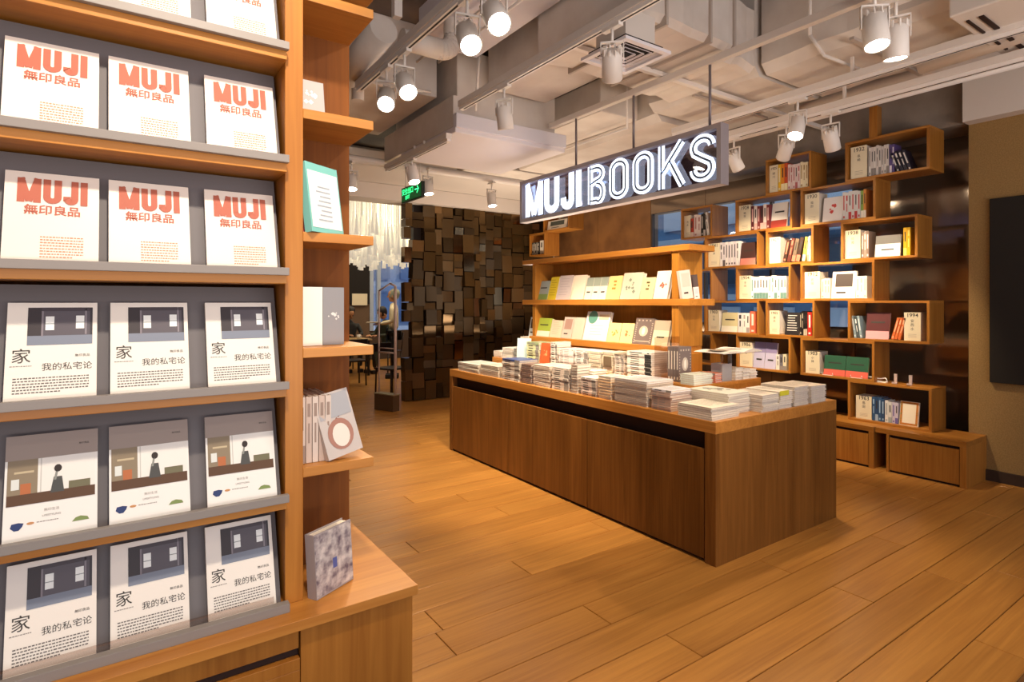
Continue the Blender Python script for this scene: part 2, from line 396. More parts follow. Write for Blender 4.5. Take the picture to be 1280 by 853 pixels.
pipe([(1.62, 4.6, 3.95), (1.62, 4.6, 3.15)], .05, 'square looking drop conduit behind the top shelf', DUCT)
# steel lighting frame
def beam(x0, x1, y0, y1, z0, z1, label, m=STEEL, name='ceiling_beam', cat='beam'):
    o = bx(name, x0, x1, y0, y1, z0, z1, m, None, .003); return tag(o, label, cat)
beam(3.475, 3.525, .2, 4.44, 3.2, 3.25, 'square white beam carrying the shop sign rods')
beam(1.35, 1.4, 3.2, 3.25, 3.2, 4.0, 'thin upright steel hanger above the first track')
beam(2.5, 6.0, 3.02, 3.06, 3.255, 3.29, 'crossbeam over the sign beam')
for (x, ya, yb, z, lab) in ((1.51, -1.2, 4.27, 3.1, 'first spotlight track, nearest the tall display unit'), (2.36, -1.2, 4.2, 3.1, 'second spotlight track, ending at the soffit duct'),
                      (2.42, 4.52, 5.95, 2.925, 'short spotlight track fixed under the soffit duct'), (4.42, .4, 3.7, 3.1, 'third spotlight track above the right side of the table'),
                      (4.83, .4, 4.2, 3.06, 'fourth spotlight track facing the cube bookcase')):
    t = empty('light_track'); tag(t, lab, 'track', 'spotlight tracks')
    bx('support_beam', x - .03, x + .03, ya, yb, z + .025, z + .075, STEEL, t, .002)
    bx('rail', x - .02, x + .02, ya, yb, z, z + .025, plain('#EFEAE6', .4), t, .002)
    bx('groove', x - .006, x + .006, ya + .05, yb - .05, z - .001, z + .004, plain('#2A2420', .7), t)
    for yy in (ya + .5, (ya + yb) / 2): bx('hanger', x - .01, x + .01, yy, yy + .02, z + .075, {2.42: 3.05, 4.42: 3.29, 4.83: 3.29}.get(x, 4.0), STEEL, t)
for (pp, lab) in ((((2.2, 2.6, 3.98), (2.2, 2.6, 3.5), (2.2, 4.3, 3.5)), 'thin conduit along the slab above the second track'), (((2.1, 2.4, 3.55), (2.1, 4.5, 3.55)), 'pale rod running beside the lavender flat duct'), (((1.72, 4.4, 3.3), (1.95, 4.3, 3.22), (2.2, 4.45, 3.3)), 'looped white cable over the first track end'),
                  (((3.0, 1.2, 3.5), (3.0, 2.45, 3.5)), 'thin conduit over the insulated duct'), (((3.9, 2.0, 3.9), (3.9, 3.9, 3.9)), 'slab conduit above the sign'), (((5.27, .9, 3.22), (5.27, 4.2, 3.22)), 'pale conduit between trunk duct and bookcase'), (((4.1, 4.0, 3.98), (4.1, 4.0, 3.2), (4.1, 6.0, 3.2)), 'bent conduit behind the shop sign')):
    pipe([Vector(p) for p in pp], .011, lab, STEEL, seg=8)
# spotlights
LAMPM = emit('#FFF4E0', 26, 'lamp_face'); HOUS = plain('#E9E2DA', .4, name='lamp_housing')
_bm = MB(); _bm.lathe([(.0, -.06), (.04, -.06), (.058, -.045), (.06, .11), (.056, .115), (.053, .108)], HOUS, 24)
for k in range(10):
    M = Matrix.Rotation(k * math.pi / 5, 4, 'Z'); _bm.box(.038, .06, -.004, .004, -.075, -.04, HOUS, M)
housing_me = _bm.mesh('housing')
face_me = MB().lathe([(.0001, .106), (.0535, .106)], LAMPM, 24).mesh('lamp_face')
yoke_b = MB(); yoke_b.box(-.068, -.062, -.012, .012, -.12, .02, HOUS); yoke_b.box(.062, .068, -.012, .012, -.12, .02, HOUS); yoke_b.box(-.068, .068, -.012, .012, -.126, -.12, HOUS)
yoke_me = yoke_b.mesh('yoke')
adapt_me = MB().box(-.018, .018, -.07, .07, -.02, .0, HOUS).mesh('track_adapter')
stem_me = MB().tube((0, 0, -.1), (0, 0, -.02), .009, HOUS).mesh('stem')
def spot(x, y, ztrack, target, label, power=1.0, size=62, col=(1, .76, .5), s=1.0, drop=.2):
    t = empty('track_spotlight', (x, y, ztrack)); tag(t, label, 'spotlight', 'white track spotlights')
    link('track_adapter', adapt_me, t); link('stem', stem_me, t)
    h = Vector((0, 0, -drop)); dirv = (Vector(target) - (Vector((x, y, ztrack)) + h)).normalized()
    q = dirv.to_track_quat('Z', 'Y')
    hz = link('housing', housing_me, t); hz.location = h; hz.rotation_mode = 'QUATERNION'; hz.rotation_quaternion = q; hz.scale = (s,) * 3
    f = link('lamp_face', face_me, hz)
    yk = MB(); yk.box(-.066, -.061, -.01, .01, -.11, .01 + 0, HOUS); yk.box(.061, .066, -.01, .01, -.11, .01, HOUS)
    ang = math.atan2(dirv.y, dirv.x) - math.pi / 2
    M = Matrix.Translation(h) @ Matrix.Rotation(ang, 4, 'Z')
    y2 = MB(); y2.box(-.068, -.063, -.009, .009, -.01, drop - .09, HOUS, M); y2.box(.063, .068, -.009, .009, -.01, drop - .09, HOUS, M); y2.box(-.068, .068, -.009, .009, drop - .1, drop - .09, HOUS, M)
    y2.build('yoke', t)
    l = bpy.data.lights.new('lamp_light', 'SPOT'); l.energy = SPOT * power; l.spot_size = R(size); l.spot_blend = .6; l.shadow_soft_size = .04; l.color = col
    lo = bpy.data.objects.new('lamp_light', l); COL.objects.link(lo); lo.parent = hz; lo.location = (0, 0, .125); lo.rotation_euler = (math.pi, 0, 0)
    return t
W1 = (1, .78, .52); W2 = (1, .86, .68)
spot(1.51, 3.42, 3.1, (1.3, .9, 0), 'glowing spotlight, right one of the lower pair on first track', .6, 60, W1)
spot(1.51, 3.72, 3.1, (.60, 1.75, .8), 'glowing spotlight, left one of the lower pair on first track', .9, 60, W1)
spot(1.51, 2.62, 3.1, (.9, .2, 0), 'big glowing spotlight, left one of the upper pair on first track', .8, 60, W1)
spot(1.51, 2.36, 3.1, (.9, -.3, 0), 'big glowing spotlight, right one of the upper pair on first track', .8, 60, W1)
spot(2.36, 3.55, 3.1, (2.9, 3.9, 0.8), 'side on spotlight under the second track by soffit duct', 2.6, 70, W1)
spot(2.36, 2.42, 3.1, (3.5, 3.6, 1.2), 'tan backed spotlight in front of the square diffuser', 2.8, 60, W1)
spot(3.17, 1.37, 3.1, (2.7, .85, 0), 'large spotlight with visible lit face at top right', .3, 70, W1)
spot(3.385, 1.36, 3.1, (3.7, 1.5, 0), 'large spotlight seen edge on beside the lit one at top right', .35, 75, W1)
tag(bx('light_track', 3.1, 3.47, 1.30, 1.45, 3.1, 3.16, STEEL), 'short track box holding the two large spotlights at top right', 'track')
spot(4.42, 2.47, 3.1, (3.4, 2.3, .8), 'lit spotlight above the right end of the sign', 1.3, 70, W1)
spot(4.83, 2.42, 3.06, (5.85, 2.6, 1.3), 'spotlight turned to the top right book cube', 1.9, 62, W1)
spot(4.83, 3.32, 3.06, (5.85, 3.2, 1.5), 'spotlight beside the right edge of the sign aimed at bookcase', 2.4, 62, W1)
spot(4.83, 2.80, 3.06, (5.85, 4.0, 1.4), 'spotlight hanging under the lit one aimed at bookcase', 2.2, 62, W1)
spot(2.42, 5.3, 2.925, (2.6, 4.2, 0), 'small lit spotlight left of the green exit sign', 1.0, 65, W2, drop=.13)
spot(3.06, 6.25, 3.1, (3.1, 5.6, 0), 'small lit spotlight right of the green exit sign', 1.0, 65, W2)
spot(3.98, 6.28, 3.05, (4.0, 5.7, 0), 'small lit spotlight hanging alone before the mosaic screen', 1.0, 65, W2)
spot(2.13, 6.25, 3.05, (1.9, 5.4, 0), 'small lit spotlight at the edge of the side shelves', 1.0, 65, W2)
# unseen track lamps behind and beside the camera; last one added to brighten table books
for i, (x, y, z, tg, p) in enumerate(((1.51, -.5, 3.1, (.2, 1.5, 1.9), .2), (1.51, .35, 3.1, (.45, 1.55, 1.9), .2), (.2, .42, 3.1, (.05, 1.5, 1.75), 1.15), (2.36, .3, 3.1, (1.5, 2.4, 0), .5), (2.36, 1.0, 3.1, (1.9, 4.2, 0), 1.3), (2.36, -.6, 3.1, (2.2, 1.2, 0), .3), (2.36, 1.28, 3.1, (3.05, 3.0, .9), 1.5))):
    spot(x, y, z, tg, 'track spotlight out of view, ' + ORD[i] + ' of those behind the camera', p, 62, W1 if i > 2 else (1, .84, .66))
t = empty('light_track'); tag(t, 'spotlight track behind the camera', 'track', 'spotlight tracks'); bx('rail', .17, .23, -1.5, .7, 3.1, 3.17, STEEL, t)

# exit sign
ex = empty('exit_sign', (2.84, 6.2, 2.78)); tag(ex, 'green lit exit sign hanging from the ceiling near the mosaic screen', 'sign')
bx('body', -.02, .02, -.28, .28, -.09, .09, plain('#101C12', .4), ex, .004)
GRN = emit('#2FE07A', 3.0, 'exit_green'); DG = emit('#0A5A2A', .35, 'exit_green_dark')
bx('face_panel', -.024, -.02, -.265, .265, -.078, .078, DG, ex)
def text_mesh(s, size, m, ext=0, align='CENTER', sx=1.0, bold=0):
    c = bpy.data.curves.new('lettering', 'FONT'); c.body = s; c.size = size; c.align_x = align; c.extrude = ext; c.offset = bold; c.resolution_u = 2
    o = bpy.data.objects.new('lettering', c); COL.objects.link(o)
    me = bpy.data.meshes.new_from_object(o.evaluated_get(bpy.context.evaluated_depsgraph_get()))
    bpy.data.objects.remove(o); me.materials.clear(); me.materials.append(m)
    if sx != 1: me.transform(Matrix.Diagonal((sx, 1, 1, 1)))
    return me
for s_, yy, zz, sz in (('安全出口', .09, .002, .08), ('EXIT', .09, -.06, .06), ('→', -.16, -.03, .15)):
    o = link('lettering', text_mesh(s_, sz, GRN), ex); o.location = (-.0255, yy, zz); o.rotation_euler = (R(90), 0, R(-90))
for yy in (.2, -.2): MB().tube((0, yy, .09), (0, yy, .4), .006, STEEL).build('rod', ex)

# ================================================================== LETTERS from strokes
def arcpts(cx, cy, rx, ry, a0, a1, n=10): return [(cx + rx*math.cos(R(a0 + (a1-a0)*i/n)), cy + ry*math.sin(R(a0 + (a1-a0)*i/n))) for i in range(n + 1)]
def ribbon(b, pts, w, z0, z1, m, closed=False):
    n = len(pts); L_, R_ = [], []
    for i in range(n):
        if closed: a, c = pts[(i-1) % n], pts[(i+1) % n]
        else: a, c = pts[max(i-1, 0)], pts[min(i+1, n-1)]
        p = pts[i]
        d0 = Vector((p[0]-a[0], p[1]-a[1])); d1 = Vector((c[0]-p[0], c[1]-p[1]))
        if d0.length < 1e-9: d0 = d1
        if d1.length < 1e-9: d1 = d0
        d0.normalize(); d1.normalize(); t_ = (d0 + d1).normalized(); nn = Vector((-t_.y, t_.x)); k = min(1 / max(.5, nn.dot(Vector((-d0.y, d0.x)))), 1.6)
        L_.append((p[0] + nn.x*w/2*k, p[1] + nn.y*w/2*k)); R_.append((p[0] - nn.x*w/2*k, p[1] - nn.y*w/2*k))
    rng = range(n if closed else n - 1)
    for i in rng:
        j = (i + 1) % n
        b.face([(*R_[i], z1), (*R_[j], z1), (*L_[j], z1), (*L_[i], z1)], m)
        if z0 != z1:
            b.face([(*L_[i], z1), (*L_[j], z1), (*L_[j], z0), (*L_[i], z0)], m); b.face([(*R_[i], z0), (*R_[j], z0), (*R_[j], z1), (*R_[i], z1)], m)
# glyphs in a box of height 1: (polyline, closed); s is stroke weight
def glyph(ch, s):
    h = s / 2
    if ch == 'M': w = .68; return w, [([(h, 0), (h, 1)], 0), ([(w-h, 0), (w-h, 1)], 0), ([(h*.9, 1-.0), (w/2, .04)], 0), ([(w-h*.9, 1), (w/2, .04)], 0)]
    if ch == 'U': w = .54; return w, [([(h, 1), (h, .27)] + arcpts(w/2, .27, w/2-h, .27-h, 180, 360) + [(w-h, 1)], 0)]
    if ch == 'J': w = .44; return w, [([(h*.9, .34), (h*.9, .25)] + arcpts(w/2, .25, w/2-h, .25-h, 180, 360) + [(w-h, 1)], 0)]
    if ch == 'I': return s, [([(h, 0), (h, 1)], 0)]
    if ch == 'B': w = .5; return w, [([(h, 0), (h, 1)], 0), ([(h, 1-h), (.25, 1-h)] + arcpts(.25, .76, w-h-.27, .24-h, 90, -90) + [(h, .52)], 0), ([(.25, .52)] + arcpts(.25, .27, w-h-.25, .25, 90, -90)[:-1] + [(.25, h), (h, h)], 0)]
    if ch == 'O': w = .5; return w, [(arcpts(w/2, .74, w/2-h, .26-h, 0, 180) + arcpts(w/2, .26, w/2-h, .26-h, 180, 360), 1)]
    if ch == 'K': w = .56; return w, [([(h, 0), (h, 1)], 0), ([(h*1.2, .36), (w-h*.7, 1)], 0), ([(.26, .6), (w-h*.6, 0)], 0)]
    if ch == 'S': w = .5; return w, [(arcpts(w/2, .74, w/2-h, .26-h, 0, 190, 12) + [(h+.03, .62), (w/2, .5), (w-h-.03, .39)] + arcpts(w/2, .27, w/2-h, .27-h, 15, -180, 12), 0)]
def word(s, st, gap, height, width, z0, z1, m, inline=None):
    total = sum(glyph(c, st)[0] for c in s) + gap * (len(s) - 1); kx = width / total; x = 0; out = []
    for c in s:
        w_, gl = glyph(c, st); b = MB(); bi = MB()
        for pts, cl in gl:
            pp = [((x + p[0]) * kx, p[1] * height) for p in pts]
            if z0 == z1: z0 = z1 = z1 + .00015
            ribbon(b, pp, st * (kx + height) / 2 * (.9 if c in 'M' and len(pts) == 2 and pts[0][0] != pts[1][0] else 1), z0, z1, m, bool(cl))
            if inline: ribbon(bi, pp, st * height * .3, z1 + .0012, z1 + .0012, inline, bool(cl))
        out.append((c, b, bi)); x += w_ + gap
    return out
# shop sign
SGX, SY0, SY1, SZ0, SZ1 = 3.5, 2.478, 4.90, 2.325, 2.755
sg = empty('shop_sign', (SGX, SY1, SZ0)); tag(sg, 'long lit shop sign with white letters hanging above the table rack', 'sign')
L_ = SY1 - SY0; H_ = SZ1 - SZ0; FR = plain('#A79FA4', .4, .3, name='sign_frame'); fr = .035
M = Matrix.Rotation(R(-90), 4, 'Z')
def sb(name, x0, x1, z0, z1, y0, y1, m): return MB().box(x0, x1, y0, y1, z0, z1, m, M).build(name, sg, 0)
sb('frame', 0, L_, 0, fr, -.045, .045, FR); sb('frame', 0, L_, H_ - fr, H_, -.045, .045, FR)
sb('frame', 0, fr, fr, H_ - fr, -.045, .045, FR); sb('frame', L_ - fr, L_, fr, H_ - fr, -.045, .045, FR)
sb('clear_panel', fr, L_ - fr, fr, H_ - fr, .01, .014, TINT)
LET = emit('#E0ECFF', 1.15, 'lit_letter'); INL = plain('#5F6C80', .5, name='inline_grey')
PM = Matrix.Rotation(R(-90), 4, 'Z') @ Matrix.Rotation(R(90), 4, 'X')   # letter plane xy -> facing the shop
for s_, st, gap, wd, x0 in (('MUJI', .18, .06, .87, .075), ('BOOKS', .15, .09, 1.34, 1.03)):
    for c, b, bi in word(s_, st, gap, .335, wd, .022, .03, LET, INL if s_ == 'BOOKS' else None):
        o = b.build('letter', sg); o.matrix_local = PM @ Matrix.Translation((x0, .048, 0))
        if bi.f: q = bi.build('inline', o)
for k, yy in enumerate((4.06, 3.34, 2.6)):
    MB().tube((0, yy - SY1, H_), (0, yy - SY1, 3.2 - SZ0), .010, plain('#8D858A', .4, .5), seg=8).build('rod', sg)

# ================================================================== BOOK MACHINERY
_bk = {}
def quad(b, x0, x1, z0, z1, m, y=-.0006): b.face([(x0, y, z0), (x1, y, z0), (x1, y, z1), (x0, y, z1)], m)
def cover_style(b, w, h, style, c2, rnd):
    k = plain(c2, .5)
    if style == 'plain': return
    if style == 'band': quad(b, -w/2, w/2, 0, h*.3, k); quad(b, -w*.3, w*.3, h*.6, h*.66, INK, -.0012)
    if style == 'top': quad(b, -w/2, w/2, h*.6, h, k); quad(b, -w*.25, w*.25, h*.3, h*.36, INK, -.0012)
    if style == 'text':
        for i in range(3): quad(b, -w*.1 + rnd.uniform(-.1, .1)*w, w*.1, h*(.72 - i*.15), h*(.80 - i*.15), k)
    if style == 'lines':
        for i in range(7): quad(b, -w*.36, w*rnd.uniform(.1, .38), h*(.85 - i*.11), h*(.875 - i*.11), k)
    if style == 'pic': quad(b, -w*.36, w*.36, h*.42, h*.9, k); quad(b, -w*.3, w*.1, h*.18, h*.24, INK)
    if style == 'figure':
        for i in range(9):
            a = rnd.uniform(0, 6.28); r_ = rnd.uniform(.05, .28); cx, cz = r_*w*math.cos(a), h*.5 + r_*w*math.sin(a); s_ = rnd.uniform(.04, .1)*w
            b.face([(cx - s_, -.0008 - i*.00002, cz), (cx, -.0008, cz - s_), (cx + s_, -.0008, cz), (cx, -.0008, cz + s_)], k)
    if style == 'frame':
        t_ = .14*w
        quad(b, -w/2+.004, w/2-.004, h - t_, h - .004, k); quad(b, -w/2+.004, w/2-.004, .004, t_, k); quad(b, -w/2+.004, -w/2 + t_, t_, h - t_, k); quad(b, w/2 - t_, w/2-.004, t_, h - t_, k)
        for i in range(14):
            cx = rnd.choice((-1, 1))*w*.43; cz = rnd.uniform(.05, .95)*h; s_ = .02*w + .002
            b.face([(cx - s_, -.0012, cz), (cx, -.0012, cz - s_), (cx + s_, -.0012, cz), (cx, -.0012, cz + s_)], plain('#5A7A3A', .5))
    if style == 'ornate':
        for i in range(4): quad(b, -w*.36 + i*w*.2, -w*.28 + i*w*.2, h*.88, h*.93, k)
        pts = [(w*.24*math.cos(t), -.0008, h*.5 + h*.2*math.sin(t)) for t in [i*math.pi/6 for i in range(12)]]; b.face(pts, k)
        pts = [(w*.09*math.cos(t), -.0014, h*.5 + h*.14*math.sin(t)) for t in [i*math.pi/6 for i in range(12)]]; b.face(pts, plain('#F4EEE4', .5))
        for i in range(10):
            for sx_ in (-.42, .42): quad(b, w*sx_ - w*.03, w*sx_ + w*.03, h*(.06 + i*.08), h*(.09 + i*.08), k)
        quad(b, -w*.4, w*.4, h*.1, h*.13, k)
    if style == 'circle':
        pts = [(-w*.22 + w*.2*math.cos(t), -.0008, h*.8 + w*.2*math.sin(t)) for t in [i*math.pi/8 for i in range(16)]]; b.face(pts, k)
        quad(b, w*.05, w*.45, h*.72, h*.9, plain('#D8C4A8', .5))
        for i in range(4): quad(b, -w*.25, w*rnd.uniform(.1, .3), h*(.5 - i*.1), h*(.515 - i*.1), plain('#B8B4C0', .5))
def book_mesh(w, h, t, col, style='plain', c2='#555555', spine2=None, seed=0):
    """x width centred, y thickness (front cover faces -y), z height; spine at -x"""
    key = (round(w, 3), round(h, 3), round(t, 4), col, style, c2, spine2, seed)
    if key in _bk: return _bk[key]
    rnd = random.Random(hash((round(w, 3), round(h, 3), seed)) & 0xffff)
    cm = plain(col, .42); b = MB(); e = min(.0022, t*.2); i = min(.004, w*.05)
    b.box(-w/2, w/2, 0, e, 0, h, cm); b.box(-w/2, w/2, t - e, t, 0, h, cm); b.box(-w/2, -w/2 + e, e, t - e, 0, h, cm)
    b.box(-w/2 + e, w/2 - i, e, t - e, i, h - i, PAGES)
    cover_style(b, w, h, style, c2, rnd)
    if spine2:
        k = plain(spine2, .5); x = -w/2 - .0006
        def sq(z0, z1, f, mm): b.face([(x, t*(1-f)/2, z0), (x, t*(1-f)/2, z1), (x, t*(1+f)/2, z1), (x, t*(1+f)/2, z0)], mm)
        m_ = rnd.random()
        if m_ < .35: sq(0.001, h*.27, 1, k); sq(h*.5, h*.85, .35, INK if col != '#2A2526' else WHITE)
        elif m_ < .7: sq(h*.35, h*.88, .4, k); sq(h*.06, h*.14, .5, k)
        else: sq(h*.7, h*.9, .5, k); sq(h*.3, h*.6, .3, k)
    _bk[key] = b.mesh('book'); return _bk[key]
def put_book(me, loc, tilt=0, yaw=0, label='', group=None, name='book', cat='book', roll=0):
    o = link(name, me); o.location = loc; o.rotation_euler = (-tilt, roll, yaw); tag(o, label, cat, group); return o
FX = R(-90)   # yaw that turns a cover (-y) to face -X

# ================================================================== TALL DISPLAY UNIT (left)
un = empty('tall_display_unit', (0, 1.44, 0)); tag(un, 'tall orange wood display unit with sloping book shelves and low cabinet', 'bookcase')
def U(name, x0, x1, y0, y1, z0, z1, m, bev=.0015): return MB().box(x0, x1, y0 - 1.44, y1 - 1.44, z0, z1, m).build(name, un, bev)
SH = [2.094, 1.829, 1.565, 1.298, 1.033]     # slab tops
OW = dict(c1='#C07A3C', c2='#A05C26')
UX, UZ = wood(0, '#C88A40', '#AC6C2C', .36, 'oiled_oak'), wood(2, '#BE7E34', '#9A5E20', .36, 'oiled_oak')
U('post', .329, .371, 1.44, 1.66, .776, 2.72, UZ)
for k, z in enumerate(SH):
    U('shelf', -.62, .329, 1.42, 1.66, z - .0215, z, UX)
    U('ledge', -.62, .331, 1.405, 1.42, z - .002, z + .016, LEDGE, .001)
U('ledge', -.62, .331, 1.40, 1.42, .776, .797, LEDGE, .001)
U('shelf', -.62, .6, 1.44, 1.66, 2.36, 2.385, UX)
# grey sloping panels behind the books
def slope_panel(z0, z1):
    b = MB(); x0, x1 = -.62, .322; ya, yb = 1.452 - 1.44, 1.53 - 1.44
    b.face([(x0, ya, z0), (x1, ya, z0), (x1, yb, z1), (x0, yb, z1)], GREYP); b.face([(x0, ya + .006, z0), (x0, yb + .006, z1), (x1, yb + .006, z1), (x1, ya + .006, z0)], GREYP)
    b.face([(x1, ya, z0), (x1, ya + .006, z0), (x1, yb + .006, z1), (x1, yb, z1)], GREYP)
    b.face([(x0, yb, z1), (x1, yb, z1), (x1, yb + .006, z1), (x0, yb + .006, z1)], GREYP)
    b.build('grey_panel', un)
for z in SH + [.778]: slope_panel(z + .001, z + .238)
U('back_board', -.62, .329, 1.63, 1.66, .776, 2.72, wood(2, '#7A4818', '#56300E', .75, 'dark_teak'))
U('back_board', .371, .549, 1.63, 1.66, .776, 2.72, wood(2, '#96581C', '#6E3C10', .75, 'side_teak'))
SS2 = [2.262, 1.972, 1.672, 1.388, 1.097]
for z in SS2: U('side_shelf', .371, .549, 1.44, 1.66, z - .024, z, UX)
# low cabinet
U('cabinet_top', -.9, .634, 1.352, 1.92, .751, .776, UX)
U('cabinet_body', -.9, .628, 1.40, 1.90, .0, .751, UZ)
U('front_panel', .348, .628, 1.372, 1.40, .0, .751, UZ)
dm = MB(); dm.box(-.2, .345, 1.366 - 1.44, 1.384 - 1.44, .02, .655, UZ)
dm.box(.08, .345, 1.366 - 1.44, 1.384 - 1.44, .655, .682, UZ); dm.build('door', un, .001)
dm = MB(); dm.box(-.75, -.205, 1.366 - 1.44, 1.384 - 1.44, .02, .655, UZ); dm.build('door', un, .001)
U('handle_recess', -.2, .345, 1.384, 1.40, .6, .72, DARKIN, 0)
U('kick_rail', -.9, .345, 1.376, 1.40, .7, .751, UZ)

# front-facing books of the unit
MUJI_T = word('MUJI', .22, .06, .053, .112, 0, 0, REDINK)
tb = MB()
def merge(b, src, dx, dz, y):
    for f, mi in zip(src.f, src.mi): b.face([(src.v[i][0] + dx, y - src.v[i][2], src.v[i][1] + dz) for i in f], src.ms[mi])
for c, s_, _x in MUJI_T: merge(tb, s_, -.056, 0, 0)
title_me = tb.mesh('cover_title')
def dashes(w, h, rows, m, rnd, word_w=.006):
    b = MB(); lh = h / rows
    for r_ in range(rows):
        x = -w/2
        end = w/2 if r_ < rows - 1 else w/2 * rnd.uniform(-.2, .6)
        while x < end:
            ww = word_w * rnd.uniform(.5, 1.3); quad(b, x, min(x + ww, w/2), h - (r_ + .62)*lh, h - (r_ + .22)*lh, m, 0); x += ww + word_w * .35
    return b.mesh('cover_text')
rd = random.Random(3)
para1 = dashes(.068, .048, 8, plain('#C98A6C', .6), rd, .004); para2 = dashes(.118, .034, 6, plain('#6A6460', .6), rd, .0045)
para3 = dashes(.045, .004, 1, plain('#8A8480', .6), rd, .003)
cjk_title = text_mesh('無印良品', .0225, REDINK, bold=.0005); jia = text_mesh('家', .031, INK); sizhai = text_mesh('我的私宅论', .0162, INK); small = text_mesh('無印良品', .0062, INK)
life = text_mesh('LIFESTYLING', .0052, plain('#7A7470', .6)); life2 = text_mesh('無印生活', .006, plain('#A09A94', .6))
lsm = text_mesh('無印良品', .0042, INK)
room_b = MB()
for x0, x1, z0, z1, c, y in ((0, .098, 0, .062, '#5B565E', 0), (0, .02, .014, .062, '#3A3438', -.0002), (.094, .098, .014, .062, '#3C383E', -.0002), (0, .098, 0, .015, '#7E8696', -.0003), (.02, .023, .014, .062, '#857E86', -.0004),
                    (.026, .039, .024, .047, '#F2F6F4', -.0005), (.072, .085, .026, .048, '#F2F6F4', -.0005), (.026, .039, .034, .0352, '#8C9494', -.0007), (.072, .085, .036, .0372, '#8C9494', -.0007), (.086, .089, .016, .062, '#8A848C', -.0006), (.02, .094, .056, .062, '#463F46', -.0006)):
    quad(room_b, x0, x1, z0, z1, plain(c, .5), y)
room_me = room_b.mesh('cover_photo'); room_me.transform(Matrix.Diagonal((1.06, 1, 1.25, 1)))
lb = MB()
for x0, x1, z0, z1, c, y in ((0, .138, 0, .086, '#E9E6E0', 0), (0, .046, 0, .086, '#8A7B64', -.0002), (.006, .018, .03, .05, '#D9DDD8', -.0004), (.02, .036, .016, .04, '#B4693E', -.0004), (.0, .138, 0, .02, '#5A3E28', -.0005), (.01, .04, .06, .064, '#C0B090', -.0004), (.095, .13, .02, .034, '#6E6A50', -.0006), (.05, .052, .02, .086, '#C8C6C0', -.0003), (.046, .092, .0855, .086, '#D0CCC6', -.0003)):
    quad(lb, x0, x1, z0, z1, plain(c, .5), y)
# small printed figure seen from behind: apron, shirt, hair
lb.face([(.066, -.0008, .016), (.088, -.0008, .016), (.084, -.0008, .046), (.071, -.0008, .046)], plain('#4A4A48', .5)); lb.face([(.071, -.001, .04), (.075, -.001, .04), (.078, -.001, .058), (.074, -.001, .056)], plain('#8A8C86', .5))
lb.face([(.0775 + .0062*math.cos(i*math.pi/5), -.001, .0625 + .0075*math.sin(i*math.pi/5)) for i in range(10)], plain('#2E2420', .5))
life_me = lb.mesh('cover_photo')
ob = MB(); ob.face([(.0, 0, .006), (.006, 0, 0), (.013, 0, 0), (.018, 0, .006), (.02, 0, .012), (.012, 0, .014), (.002, 0, .013)], plain('#26386A', .5)); pot_me = ob.mesh('printed_pot')
ob = MB(); ob.face([(.030 + .006*math.cos(i*math.pi/5), 0, .010 + .0025*math.sin(i*math.pi/5)) for i in range(10)], plain('#C08A5A', .5)); bread_me = ob.mesh('printed_bread')
ob = MB(); ob.face([(.094, 0, 0), (.122, 0, 0), (.119, 0, .006), (.108, 0, .009), (.1, 0, .007)], plain('#7A8C50', .5)); leaf_me = ob.mesh('printed_cloth')
acm = {}
def child(name, me, par, loc, rx=0):
    o = link(name, me, par); o.location = loc
    if rx: o.rotation_euler = (rx, 0, 0)
    return o
posn = ['left', 'middle', 'right']
BX = [-.108, .058, .237]
rown = ['in the top row', 'in the second row', 'in the third row', 'in the fourth row', 'in the fifth row', 'in the lowest row']
tilt = R(18)
for r_, z in enumerate(SH + [.776 + .002]):
    for i, x in enumerate(BX):
        kind = ('m', 'm', 'm', 'h', 'l', 'h')[r_]
        if kind == 'm':
            me = book_mesh(.148 if i else .15, .205, .012, '#E6DBD0'); lab = 'cream book with large red capitals %s, %s one' % (rown[r_], posn[i])
        elif kind == 'h': me = book_mesh(.143, .21, .012, '#EFE8DE'); lab = 'cream book with photo of an empty room %s, %s one' % (rown[r_], posn[i])
        else: me = book_mesh(.146, .21, .012, '#ECE9E4'); lab = 'white lifestyle book with kitchen photo %s, %s one' % (rown[r_], posn[i])
        for back in range(1):
            o = put_book(me, (x, 1.432, z + .001), tilt, R(random.uniform(-1, 1)), lab, 'books facing out on the tall display unit')
        e = -.0007
        if kind == 'm':
            child('cover_title', title_me, o, (0, e, .138)); child('cover_lettering', cjk_title, o, (0, e, .115), R(90)); child('cover_text', para1, o, (.016, e, .02))
        elif kind == 'h':
            child('cover_photo', room_me, o, (-.040, e, .122)); child('cover_character', jia, o, (-.048, e, .089), R(90)); child('cover_title', sizhai, o, (.024, e, .071), R(90))
            child('cover_lettering', small, o, (.048, e, .096), R(90)); child('cover_text', para2, o, (0, e, .024)); child('cover_caption', para3, o, (-.042, e, .078))
        else:
            tp = MB(); quad(tp, -.073, .073, .162, .21, plain('#9A8C84', .5), 0); child('cover_band', tp.mesh('cover_band'), o, (0, e, 0))
            child('cover_photo', life_me, o, (-.069, e, .076)); child('cover_title', life, o, (0, e, .049), R(90)); child('cover_lettering', life2, o, (0, e, .059), R(90)); child('cover_lettering', lsm, o, (.05, e - .0004, .182), R(90)); child('printed_pot', pot_me, o, (-.062, e, .03)); child('printed_bread', bread_me, o, (-.062, e, .03)); child('printed_cloth', leaf_me, o, (-.062, e, .03))
            child('cover_text', para3, o, (0, e, .038))
# acrylic fence seen at the foot of the lowest row
ac = MB().box(-.6, .3, 1.4215, 1.4235, .797, .812, ACRYL).build('acrylic_strip'); tag(ac, 'clear acrylic strip holding the lowest row of books', 'book stop')

